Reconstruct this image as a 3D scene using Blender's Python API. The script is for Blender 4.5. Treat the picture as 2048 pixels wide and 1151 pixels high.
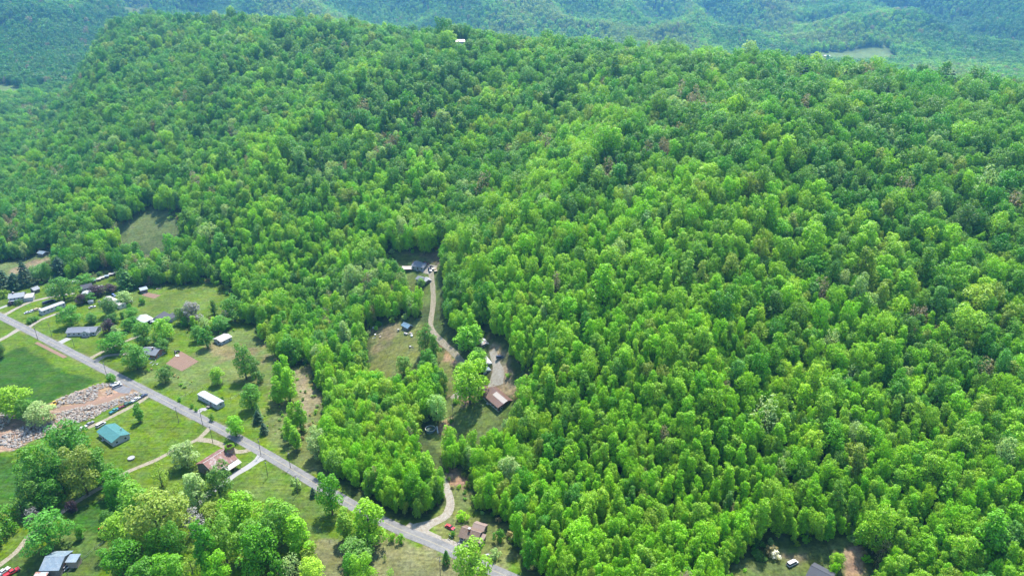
import bpy, math, random
import numpy as np

# ------------------------------------------------------------------ camera, sky, sun, exposure
W0, H0, F0 = 2048.0, 1151.0, 1366.0          # photograph size and focal length in its pixels
PITCH, CAM_Z = math.radians(24.0), 215.0
SUN_EL, SUN_AZ = math.radians(63.0), math.radians(13.0)   # azimuth from +Y (into the picture) towards +X
scene = bpy.context.scene
col = scene.collection
for o in list(bpy.data.objects):
    bpy.data.objects.remove(o)
cam_d = bpy.data.cameras.new('camera'); cam = bpy.data.objects.new('camera', cam_d); col.objects.link(cam)
cam.location = (0, 0, CAM_Z); cam.rotation_euler = (math.radians(90) - PITCH, 0, 0)
cam_d.sensor_fit = 'HORIZONTAL'; cam_d.angle = 2*math.atan(W0/2/F0); cam_d.clip_start = 1.0; cam_d.clip_end = 20000
scene.camera = cam
world = bpy.data.worlds.new('World'); scene.world = world; world.use_nodes = True
wn = world.node_tree.nodes; wn.clear()
sky = wn.new('ShaderNodeTexSky'); sky.sky_type = 'NISHITA'; sky.sun_disc = False
sky.sun_elevation = SUN_EL; sky.sun_rotation = SUN_AZ; sky.altitude = 600; sky.air_density = 1.0; sky.dust_density = 1.0
bg = wn.new('ShaderNodeBackground'); bg.inputs[1].default_value = 0.15
wo = wn.new('ShaderNodeOutputWorld')
world.node_tree.links.new(sky.outputs[0], bg.inputs[0]); world.node_tree.links.new(bg.outputs[0], wo.inputs[0])
sun_d = bpy.data.lights.new('sun', 'SUN'); sun_d.energy = 4.3; sun_d.angle = math.radians(2.5); sun_d.color = (1.0, 0.95, 0.86)
sun = bpy.data.objects.new('sun', sun_d); col.objects.link(sun)
from mathutils import Vector
sdir = Vector((math.sin(SUN_AZ)*math.cos(SUN_EL), math.cos(SUN_AZ)*math.cos(SUN_EL), math.sin(SUN_EL)))
sun.rotation_euler = (-sdir).to_track_quat('-Z', 'Y').to_euler()
sun.location = (200, 400, 500)
vs = scene.view_settings
vs.view_transform = 'Standard'; vs.look = 'None'; vs.gamma = 1.0; vs.exposure = 1.54; vs.use_curve_mapping = False
scene.render.engine = 'CYCLES'
cy = scene.cycles
cy.max_bounces = 7; cy.diffuse_bounces = 4; cy.glossy_bounces = 2; cy.transmission_bounces = 4; cy.volume_bounces = 0; cy.transparent_max_bounces = 6
cy.use_adaptive_sampling = True; cy.adaptive_threshold = 0.02; cy.use_denoising = True; cy.sample_clamp_indirect = 6

rng = np.random.default_rng(11); random.seed(11)

# ------------------------------------------------------------------ the shape of the land
def vhash(ix, iy, seed):
    n = (ix.astype(np.int64)*374761393 + iy.astype(np.int64)*668265263 + seed*974634481) & 0xffffffff
    n = ((n ^ (n >> 13))*1274126177) & 0xffffffff
    return ((n ^ (n >> 16)) & 0xffff)/65535.0
def vnoise(x, y, seed=0):
    ix, iy = np.floor(x), np.floor(y); fx, fy = x-ix, y-iy
    fx = fx*fx*fx*(fx*(fx*6-15)+10); fy = fy*fy*fy*(fy*(fy*6-15)+10)
    a, b = vhash(ix, iy, seed), vhash(ix+1, iy, seed); c, d = vhash(ix, iy+1, seed), vhash(ix+1, iy+1, seed)
    return (a+(b-a)*fx)*(1-fy) + (c+(d-c)*fx)*fy
def fbm(x, y, seed=0, octv=3):
    r, a, t = 0, 1.0, 0
    for k in range(octv):
        r = r + a*vnoise(x*2**k, y*2**k, seed+k*17); t += a; a *= .5
    return r/t
def sst(a, b, x):
    t = np.clip((x-a)/(b-a), 0, 1); return t*t*(3-2*t)
NX, NY = .545, .8385                 # normal of the road and of the ridge, which run side by side
def sq(x, y): return NX*x+NY*y, -NY*x+NX*y
def xy(s, q): return NX*s-NY*q, NY*s+NX*q
CP, SP = math.cos(PITCH), math.sin(PITCH)
def ray(u, v):
    r, d = (u-W0/2)/F0, (v-H0/2)/F0
    return r, CP-d*SP, -SP-d*CP
def project(x, y, z):
    zz = z-CAM_Z; dep = y*CP-zz*SP; up = y*SP+zz*CP
    return W0/2+F0*x/dep, H0/2-F0*up/dep, dep
S_RIDGE = 615.0
SKYL = [(2300,190),(2048,163),(1900,150),(1750,136),(1500,106),(1300,90),(1100,78),(900,74),(700,50),(560,40),(450,34),(330,46),(230,36),(203,44)]
cq, cz = [], []
for u, v in SKYL:
    r, a, b = ray(u, v); t = S_RIDGE/(NX*r+NY*a)
    cq.append(sq(r*t, a*t)[1]); cz.append(CAM_Z+b*t-np.interp(u, [200,500,1000,1500,2048], [19,21,26,27,27]))
cq += [cq[-1]+45, cq[-1]+110, cq[-1]+190, cq[-1]+300]; cz += [cz[-1]-38, cz[-1]-92, 12, 2]
cq = [-900]+cq; cz = [cz[0]]+cz
FQ = [-900,-400,-100,0,60,110,150,230,300,445,560,650,900,1300,1700]
FS = [300,265,242,225,205,190,190,225,252,292,235,212,235,262,280]
r_ = ray(920, 78); t_ = 622/(NX*r_[0]+NY*r_[1]); KNOLL = (r_[0]*t_, r_[1]*t_)
HOLLOWS = [([(165,150),(251,172),(330,287),(430,325),(540,370)], [0,9,17,20,8], 42),
           ([(225,585),(303,592),(400,610),(500,640)], [0,12,20,8], 55),
           ([(215,30),(290,-10),(400,-20),(500,0)], [0,7,14,6], 50),
           ([(300,760),(420,790),(540,800)], [2,16,6], 70),
           ([(330,420),(430,450),(530,470)], [2,12,4], 45)]
def polydist(s, q, pts, val):
    best = np.full(np.shape(s), 1e9); bv = np.zeros(np.shape(s))
    for (a0, b0), (a1, b1), v0, v1 in zip(pts[:-1], pts[1:], val[:-1], val[1:]):
        da, db = a1-a0, b1-b0
        t = np.clip(((s-a0)*da+(q-b0)*db)/(da*da+db*db), 0, 1)
        d = np.hypot(s-a0-t*da, q-b0-t*db); m = d < best
        best = np.where(m, d, best); bv = np.where(m, v0+t*(v1-v0), bv)
    return best, bv
def H(x, y):
    x = np.asarray(x, float); y = np.asarray(y, float)
    s, q = sq(x, y)
    qe = q+1.45*np.clip(S_RIDGE-s, 0, 400)     # the hill's end slants across the slope
    s0 = np.interp(q, FQ, FS); crest = np.interp(qe, cq, cz)
    for w in (25., -25., 50., -50.):
        crest = crest+np.interp(qe+w, cq, cz)
        s0 = s0+np.interp(q+w, FQ, FS)
    crest /= 5; s0 /= 5
    t = np.clip((s-s0)/(S_RIDGE-s0), 0, 1)
    g = (1-(1-t)**1.32)*sst(-.02, .16, t)
    front = crest*g
    back = sst(650, 1120, s)
    h = front*(1-back)+22*back
    env = 4*t*(1-t)*(1-back)
    dep = 0
    for pts, val, w in HOLLOWS:
        d, b = polydist(s, q, pts, val)
        dep = np.maximum(dep, b*np.exp(-(d/w)**2))
    h = h-dep*np.minimum(1, front/25)
    h = h+env*30*(fbm(q/150, s/260, 5, 2)-.5)*2*np.exp(-dep/6)
    rav = np.clip(1-np.abs(2*vnoise(q/150+.25*np.sin(s/90), s/420, 7)-1)*2.2, 0, 1)
    h = h-env*27*rav*np.exp(-dep/5)
    h = h+3.0*sst(.85, 1, t)*(1-back)*(vnoise(q/55, s/60, 3)-.5)*2
    h = h+15*np.exp(-((x-KNOLL[0])**2+(y-KNOLL[1])**2)/42**2)
    # hill beyond the side valley, upper left
    d, b = polydist(x, y, [(-1010,2010),(-1250,2140),(-1600,2260),(-2300,2400)], [70,150,205,300])
    w = np.where(y < 2200+(-x-1400)*.15, 430, 600)
    h = np.maximum(h, b*np.exp(-(d/w)**2)*(1+.12*(fbm(x/170, y/170, 21, 2)-.5)*2))
    # far mountains
    yy = y+.10*x
    m = sst(2050, 4700, yy)*430*(1+.18*(vnoise(x/1300, y/1500, 31)-.5))
    rid = 1-np.abs(2*fbm((x+.35*y)/480, (y-.3*x)/1250, 37, 3)-1)
    rid2 = 1-np.abs(2*vnoise((x-.2*y)/240, (y+.2*x)/430, 47)-1)
    m = m+sst(1950, 2700, yy)*(300*(rid-.62)+110*(rid2-.5))
    h = np.maximum(h, np.where(yy > 1900, 22+m, 0))
    # valley floor
    h = h+.5*(fbm(x/60, y/60, 51, 2)-.5)*sst(0, 60, np.abs(s-167))
    h = h-1.2*sst(90, 20, s)
    return h
def at(u, v, dz=0.0):
    """the point of the ground (raised by dz) that the pixel looks at"""
    r, a, b = ray(u, v)
    ts = np.concatenate([np.arange(150, 1500, 3.), np.arange(1500, 7000, 12.)])
    f = CAM_Z+b*ts-H(r*ts, a*ts)-dz
    k = np.nonzero(f < 0)[0]
    if len(k) == 0:
        return Vector((r*5000, a*5000, float(H(r*5000, a*5000))))
    k = max(k[0], 1)
    t0, t1 = ts[k-1], ts[k]
    for _ in range(24):
        tm = (t0+t1)/2
        if CAM_Z+b*tm-float(H(r*tm, a*tm))-dz < 0: t1 = tm
        else: t0 = tm
    return Vector((r*t1, a*t1, float(H(r*t1, a*t1))))
def hz(x, y): return float(H(x, y))
def wpoly(pts): return np.array([at(u, v)[:2] for u, v in pts])
def inside(poly, x, y):
    c = np.zeros(np.shape(x), bool); n = len(poly); j = n-1
    for i in range(n):
        xi, yi = poly[i]; xj, yj = poly[j]
        c ^= ((yi > y) != (yj > y)) & (x < (xj-xi)*(y-yi)/(yj-yi+1e-12)+xi)
        j = i
    return c
def edge_dist(poly, x, y):
    d = np.full(np.shape(x), 1e9)
    for i in range(len(poly)):
        x0, y0 = poly[i-1]; x1, y1 = poly[i]; dx, dy = x1-x0, y1-y0
        t = np.clip(((x-x0)*dx+(y-y0)*dy)/(dx*dx+dy*dy+1e-9), 0, 1)
        d = np.minimum(d, np.hypot(x-x0-t*dx, y-y0-t*dy))
    return d

# ------------------------------------------------------------------ materials
MATS = {}
def nodes_of(name):
    m = bpy.data.materials.new(name); m.use_nodes = True; nt = m.node_tree; nt.nodes.clear()
    return m, nt, nt.nodes.new('ShaderNodeOutputMaterial')
def surf(name, c, rough=.7, metal=0., var=.25, scale=1.2, c2=None, mix=(.45, .62), stretch=(1, 1, 1), bump=0.):
    """a painted / worn surface: base colour, fine value noise, optional stains of a second colour"""
    if name in MATS: return MATS[name]
    m, nt, out = nodes_of(name); N, L = nt.nodes, nt.links
    b = N.new('ShaderNodeBsdfPrincipled'); b.inputs['Roughness'].default_value = rough; b.inputs['Metallic'].default_value = metal
    tc = N.new('ShaderNodeTexCoord'); mp = N.new('ShaderNodeMapping'); mp.inputs['Scale'].default_value = stretch
    L.new(tc.outputs['Object'], mp.inputs[0])
    no = N.new('ShaderNodeTexNoise'); no.inputs['Scale'].default_value = scale; no.inputs['Detail'].default_value = 5; no.inputs['Roughness'].default_value = .65
    L.new(mp.outputs[0], no.inputs['Vector'])
    src = None
    if c2 is not None:
        r = N.new('ShaderNodeMapRange'); r.inputs[1].default_value, r.inputs[2].default_value = mix
        L.new(no.outputs[0], r.inputs[0])
        x = N.new('ShaderNodeMix'); x.data_type = 'RGBA'; x.inputs[6].default_value = (*c, 1); x.inputs[7].default_value = (*c2, 1)
        L.new(r.outputs[0], x.inputs[0]); src = x.outputs[2]
    n2 = N.new('ShaderNodeTexNoise'); n2.inputs['Scale'].default_value = scale*4.3; n2.inputs['Detail'].default_value = 3
    L.new(mp.outputs[0], n2.inputs['Vector'])
    v = N.new('ShaderNodeMapRange'); v.inputs[1].default_value = .3; v.inputs[2].default_value = .7; v.inputs[3].default_value = 1-var; v.inputs[4].default_value = 1+var*.6
    L.new(n2.outputs[0], v.inputs[0])
    h = N.new('ShaderNodeHueSaturation'); h.inputs['Color'].default_value = (*c, 1)
    if src: L.new(src, h.inputs['Color'])
    L.new(v.outputs[0], h.inputs['Value']); L.new(h.outputs[0], b.inputs['Base Color'])
    if bump:
        bp = N.new('ShaderNodeBump'); bp.inputs['Strength'].default_value = bump; bp.inputs['Distance'].default_value = .1
        L.new(n2.outputs[0], bp.inputs['Height']); L.new(bp.outputs[0], b.inputs['Normal'])
    L.new(b.outputs[0], out.inputs[0]); MATS[name] = m
    return m
def leafmat(name, c, var=.30, hue=.03, trans=.42):
    """foliage: every tree gets its own tint (object random), every leaf clump its own value"""
    m, nt, out = nodes_of('leaf_'+name); N, L = nt.nodes, nt.links
    oi = N.new('ShaderNodeObjectInfo'); ge = N.new('ShaderNodeNewGeometry')
    hs = N.new('ShaderNodeHueSaturation'); hs.inputs['Color'].default_value = (*c, 1)
    def rng_(src, a, b):
        r = N.new('ShaderNodeMapRange'); r.inputs[3].default_value = a; r.inputs[4].default_value = b; L.new(src, r.inputs[0]); return r.outputs[0]
    m1 = N.new('ShaderNodeMath'); m1.operation = 'MULTIPLY'; m1.inputs[1].default_value = 7.31; L.new(oi.outputs['Random'], m1.inputs[0])
    m2 = N.new('ShaderNodeMath'); m2.operation = 'FRACT'; L.new(m1.outputs[0], m2.inputs[0])
    L.new(rng_(m2.outputs[0], .5-hue*.45, .5+hue), hs.inputs['Hue'])
    L.new(rng_(m2.outputs[0], .95, 1.08), hs.inputs['Saturation'])
    a = rng_(oi.outputs['Random'], 1-var, 1+var); b = rng_(ge.outputs['Random Per Island'], .72, 1.28)
    mm = N.new('ShaderNodeMath'); mm.operation = 'MULTIPLY'; L.new(a, mm.inputs[0]); L.new(b, mm.inputs[1]); L.new(mm.outputs[0], hs.inputs['Value'])
    d = N.new('ShaderNodeBsdfPrincipled'); d.inputs['Roughness'].default_value = .55; d.inputs['Specular IOR Level'].default_value = .25
    t = N.new('ShaderNodeBsdfTranslucent')
    ty = N.new('ShaderNodeMix'); ty.data_type = 'RGBA'; ty.blend_type = 'MULTIPLY'; ty.inputs[0].default_value = 1; ty.inputs[7].default_value = (1.15*trans, 1.05*trans, .4*trans, 1)
    L.new(hs.outputs[0], d.inputs['Base Color']); L.new(hs.outputs[0], ty.inputs[6]); L.new(ty.outputs[2], t.inputs[0])
    mx = N.new('ShaderNodeAddShader')
    L.new(d.outputs[0], mx.inputs[0]); L.new(t.outputs[0], mx.inputs[1]); L.new(mx.outputs[0], out.inputs[0])
    MATS['leaf_'+name] = m
    return m
for nm, c in dict(bright=(.128,.262,.002), yellow=(.165,.285,.003), mid=(.084,.200,.004), cool=(.070,.178,.022), dark=(.046,.130,.008), deep=(.058,.155,.008),
                  pale=(.175,.260,.080), olive=(.128,.192,.014), brown=(.145,.130,.075), purple=(.030,.014,.022), pine=(.028,.078,.030),
                  lilac=(.17,.17,.175), white=(.42,.42,.38), straw=(.20,.17,.075)).items():
    leafmat(nm, c, .10 if nm in ('purple', 'pine', 'white') else .13, .012 if nm in ('purple', 'white', 'lilac') else .016, .3 if nm in ('pine', 'purple') else .85)
surf('bark', (.085,.066,.05), .95, var=.4, scale=3, stretch=(1,1,.3), bump=.5)
surf('asphalt', (.160,.156,.152), .92, var=.2, scale=.22, c2=(.112,.110,.108), mix=(.4,.66))
surf('asphalt_dark', (.11,.11,.12), .92, var=.15, scale=.3, c2=(.15,.15,.155))
surf('gravel', (.25,.23,.195), .98, var=.3, scale=.7, c2=(.20,.17,.13), mix=(.42,.6), bump=.4)
surf('gravel_track', (.235,.20,.15), .98, var=.3, scale=.8, c2=(.16,.145,.08), mix=(.45,.6), bump=.4)
surf('concrete', (.24,.235,.225), .9, var=.15, scale=.6)
surf('road_paint', (.30,.26,.15), .8, var=.35, scale=1.5)
surf('soil', (.165,.100,.070), .98, var=.25, scale=.35, c2=(.195,.125,.09), stretch=(1,4,1), bump=.6)
surf('soil_ridge', (.185,.115,.080), .98, var=.25, scale=1)
surf('rock_tan', (.29,.255,.205), .9, var=.3, scale=.9, c2=(.24,.205,.17), bump=.5)
surf('rock_grey', (.255,.245,.23), .9, var=.3, scale=.9, c2=(.22,.21,.20), bump=.5)
surf('rock_pink', (.28,.225,.18), .9, var=.3, scale=.9, c2=(.33,.27,.23), bump=.5)
surf('white_siding', (.37,.37,.365), .6, var=.06, scale=.8, stretch=(.2,.2,6))
surf('cream_siding', (.62,.57,.46), .65, var=.08, scale=.8, stretch=(.2,.2,6))
surf('grey_siding', (.36,.37,.38), .7, var=.1, scale=.8, stretch=(.2,.2,6))
surf('brown_siding', (.10,.055,.040), .75, var=.2, scale=1.2, stretch=(4,4,.3))
surf('old_wood', (.17,.15,.13), .9, var=.35, scale=1.1, c2=(.10,.085,.07), stretch=(4,4,.3))
surf('brick_wall', (.27,.11,.075), .85, var=.2, scale=2)
surf('silo_tile', (.30,.17,.11), .8, var=.3, scale=1.2, c2=(.20,.12,.08))
surf('block_wall', (.40,.39,.37), .9, var=.15, scale=1)
surf('white_metal', (.33,.34,.355), .42, .0, var=.12, scale=.6, c2=(.33,.33,.33), mix=(.5,.75), stretch=(1,.25,1))
surf('teal_metal', (.055,.165,.155), .35, .0, var=.1, scale=.5, stretch=(1,.2,1))
surf('brown_metal', (.115,.064,.050), .4, var=.1, scale=.5, stretch=(1,.2,1))
surf('tan_metal', (.28,.24,.215), .45, var=.12, scale=.6)
surf('rust_metal', (.165,.070,.052), .7, var=.35, scale=.45, c2=(.30,.25,.235), mix=(.50,.64), stretch=(1,.35,1))
surf('patched_metal', (.32,.345,.37), .5, var=.25, scale=.35, c2=(.30,.14,.09), mix=(.50,.58))
surf('blue_metal', (.15,.20,.245), .5, var=.2, scale=.5, c2=(.20,.24,.27))
surf('rust_light', (.33,.32,.30), .6, var=.2, scale=.6, c2=(.40,.24,.16), mix=(.52,.68))
surf('slate_shingle', (.135,.15,.175), .85, var=.22, scale=1.6)
surf('grey_shingle', (.24,.25,.265), .85, var=.2, scale=1.4)
surf('dark_shingle', (.050,.053,.065), .85, var=.22, scale=1.4)
surf('brown_shingle', (.125,.082,.058), .88, var=.28, scale=1.1, c2=(.165,.115,.085))
surf('pink_shingle', (.20,.145,.12), .88, var=.2, scale=1.2)
surf('glass_pane', (.025,.03,.036), .12, var=.05)
surf('frame_white', (.52,.52,.51), .5, var=.05)
surf('door_dark', (.10,.06,.045), .6, var=.1)
surf('pool_water', (.05,.09,.085), .06, var=.3, scale=.8, c2=(.12,.10,.05))
surf('blue_panel', (.12,.19,.25), .4, var=.1)
surf('pole_wood', (.10,.085,.07), .95, var=.25, scale=2, stretch=(3,3,.3))
surf('cable', (.04,.04,.042), .7, var=.05)
surf('steel', (.42,.43,.44), .4, .6, var=.15)
surf('tyre', (.018,.018,.019), .85, var=.1)
surf('lamp_glass', (.75,.74,.70), .15, var=.03)
surf('tail_glass', (.35,.02,.02), .2, var=.03)
surf('tarp', (.52,.53,.54), .55, var=.1)
surf('tarp_blue', (.06,.22,.48), .5, var=.1)
surf('digger_yellow', (.55,.33,.035), .5, var=.2)
surf('junk_grey', (.25,.25,.26), .75, var=.4, scale=2)
surf('log_wood', (.26,.21,.16), .9, var=.3, scale=2)
PAINT = dict(white=(.46,.46,.46), black=(.018,.018,.02), navy=(.025,.04,.09), red=(.36,.02,.022), maroon=(.16,.022,.03), teal=(.03,.17,.18),
             green=(.025,.08,.06), silver=(.45,.46,.47), tan=(.45,.36,.25), blue=(.05,.12,.30), grey=(.16,.165,.17))
for k, c in PAINT.items():
    surf('paint_'+k, c, .28, .0, var=.05)

# ------------------------------------------------------------------ mesh helpers
class MB:
    def __init__(s): s.v, s.f = [], []
    def add(s, vs, fs):
        o = len(s.v); s.v += [tuple(p) for p in vs]; s.f += [tuple(i+o for i in f) for f in fs]; return s
    def box(s, c, d, rz=0., rx=0.):
        x, y, z = d[0]/2, d[1]/2, d[2]/2; pts = []
        for a, b, e in ((-x,-y,-z),(x,-y,-z),(x,y,-z),(-x,y,-z),(-x,-y,z),(x,-y,z),(x,y,z),(-x,y,z)):
            b, e = b*math.cos(rx)-e*math.sin(rx), b*math.sin(rx)+e*math.cos(rx)
            a, b = a*math.cos(rz)-b*math.sin(rz), a*math.sin(rz)+b*math.cos(rz)
            pts.append((c[0]+a, c[1]+b, c[2]+e))
        return s.add(pts, [(0,3,2,1),(4,5,6,7),(0,1,5,4),(1,2,6,5),(2,3,7,6),(3,0,4,7)])
    def tube(s, path, radii, n=8, cap=True):
        P = [Vector(p) for p in path]; vs, fs = [], []
        for i, p in enumerate(P):
            t = (P[min(i+1, len(P)-1)]-P[max(i-1, 0)]).normalized()
            a = t.cross(Vector((0, 0, 1)) if abs(t.z) < .9 else Vector((1, 0, 0))).normalized(); b = t.cross(a)
            r = radii[i] if hasattr(radii, '__len__') else radii
            vs += [p+a*math.cos(k*2*math.pi/n)*r+b*math.sin(k*2*math.pi/n)*r for k in range(n)]
        for i in range(len(P)-1):
            for k in range(n):
                fs.append((i*n+k, i*n+(k+1) % n, (i+1)*n+(k+1) % n, (i+1)*n+k))
        if cap: fs += [tuple(range(n))[::-1], tuple(range((len(P)-1)*n, len(P)*n))]
        return s.add(vs, fs)
    def prism(s, pts, h0, h1, axis='x'):
        """a closed outline in the (y,z) plane pushed along x, or in the (x,y) plane pushed along z"""
        n = len(pts)
        if axis == 'x': vs = [(h0, a, b) for a, b in pts]+[(h1, a, b) for a, b in pts]
        elif axis == 'y': vs = [(a, h0, b) for a, b in pts]+[(a, h1, b) for a, b in pts]
        else: vs = [(a, b, h0) for a, b in pts]+[(a, b, h1) for a, b in pts]
        return s.add(vs, [tuple(range(n))[::-1], tuple(range(n, 2*n))]+[(i, (i+1) % n, n+(i+1) % n, n+i) for i in range(n)])
    def mesh(s, name, *mats):
        me = bpy.data.meshes.new(name); me.from_pydata(s.v, [], s.f)
        for m in mats: me.materials.append(MATS[m] if isinstance(m, str) else m)
        me.update(); return me
    def build(s, name, mat, parent=None, smooth=False):
        import bmesh
        me = s.mesh(name, mat)
        bm = bmesh.new(); bm.from_mesh(me); bmesh.ops.recalc_face_normals(bm, faces=bm.faces); bm.to_mesh(me); bm.free()
        if smooth: me.polygons.foreach_set('use_smooth', [True]*len(me.polygons))
        return link(name, me, parent)
def link(name, me, parent=None):
    o = bpy.data.objects.new(name, me); col.objects.link(o)
    if parent is not None: o.parent = parent
    return o
def tag(o, label=None, cat=None, group=None, kind=None):
    if label: o['label'] = label
    if cat: o['category'] = cat
    if group: o['group'] = group
    if kind: o['kind'] = kind
    return o
def thing(name, label, cat, loc, rz=0., group=None):
    o = bpy.data.objects.new(name, None); o.empty_display_size = .5; col.objects.link(o)
    o.location = loc; o.rotation_euler = (0, 0, rz)
    return tag(o, label, cat, group)
def copy_tree(o, ch_map, parent=None):
    c = o.copy(); col.objects.link(c); c.parent = parent
    for k in ch_map.get(o.as_pointer(), ()): copy_tree(k, ch_map, c)
    return c
def children_map():
    m = {}
    for o in bpy.data.objects:
        if o.parent: m.setdefault(o.parent.as_pointer(), []).append(o)
    return m

# ------------------------------------------------------------------ ground: one sheet, coloured by what grows on it
def axis_pts(lo, a, b, hi, st, grow):
    mid = list(np.arange(a, b+.01, st)); L_, R_ = [], []
    d, p = st, a
    while p > lo: d = min(d*grow, 45); p -= d; L_.append(p)
    d, p = st, b
    while p < hi: d = min(d*grow, 45); p += d; R_.append(p)
    return np.array(L_[::-1]+mid+R_)
GX = axis_pts(-4600, -470, 230, 4600, 1.6, 1.045)
GY = axis_pts(-300, 165, 600, 6800, 1.6, 1.035)
X, Y = np.meshgrid(GX, GY); Z = H(X, Y)
nx, ny = len(GX), len(GY)
# colours (linear, real surface colours)
LAWN, FIELD, MEADOW, BRUSH, DIRT, FLOOR, PASTURE, DRY = (.080,.140,.007), (.028,.082,.005), (.090,.142,.018), (.105,.130,.034), (.25,.165,.105), (.040,.060,.016), (.100,.135,.042), (.125,.145,.036)
OPEN = {k: wpoly(v) for k, v in {
    'village': [(-700,600),(-250,600),(0,574),(60,572),(150,560),(236,546),(268,574),(330,568),(420,562),(455,585),(480,600),(500,640),(545,700),(556,735),(625,728),(640,790),(652,840),(632,880),(640,925),(652,950),(720,1000),(800,1044),(850,1040),(902,1008),(894,965),(892,942),(925,940),(938,962),(947,1000),(955,1035),(1012,1048),(1035,1110),(1040,1150),(1010,1300),(700,1500),(-900,1500)],
    'left_field': [(-200,605),(-150,548),(0,526),(50,513),(104,503),(114,530),(104,560),(60,574),(0,578)],
    'house_lawn': [(846,868),(868,838),(884,806),(905,780),(935,752),(965,735),(1045,778),(1036,825),(1012,880),(958,900),(915,908),(880,892)],
    'junk_field': [(738,662),(800,642),(850,648),(868,690),(905,700),(930,728),(950,760),(905,790),(880,768),(842,765),(800,788),(752,778),(738,735)],
    'trailer_lane': [(955,662),(978,658),(1010,690),(1028,725),(1062,778),(1000,800),(940,760),(955,700)],
    'top_clearing': [(786,502),(880,502),(884,545),(880,612),(850,612),(826,600),(812,566),(790,552)],
    'hollow_field': [(200,455),(262,430),(306,406),(356,440),(368,480),(342,522),(248,516)],
    'corner_yard': [(1470,1140),(1535,1098),(1600,1090),(1672,1084),(1716,1088),(1745,1160),(1720,1300),(1440,1300)],
    'ridge_house': [(895,71),(945,71),(950,92),(890,92)],
    'far_field': [(1590,111),(1640,106),(1700,101),(1780,96),(1800,126),(1720,132),(1600,124)],
    'far_pasture': [(236,16),(262,8),(300,18),(345,34),(330,40),(250,34)],
    'side_valley': [(-40,172),(10,170),(40,176),(75,172),(118,180),(84,190),(60,187),(30,196),(-40,200)],
}.items()}
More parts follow.
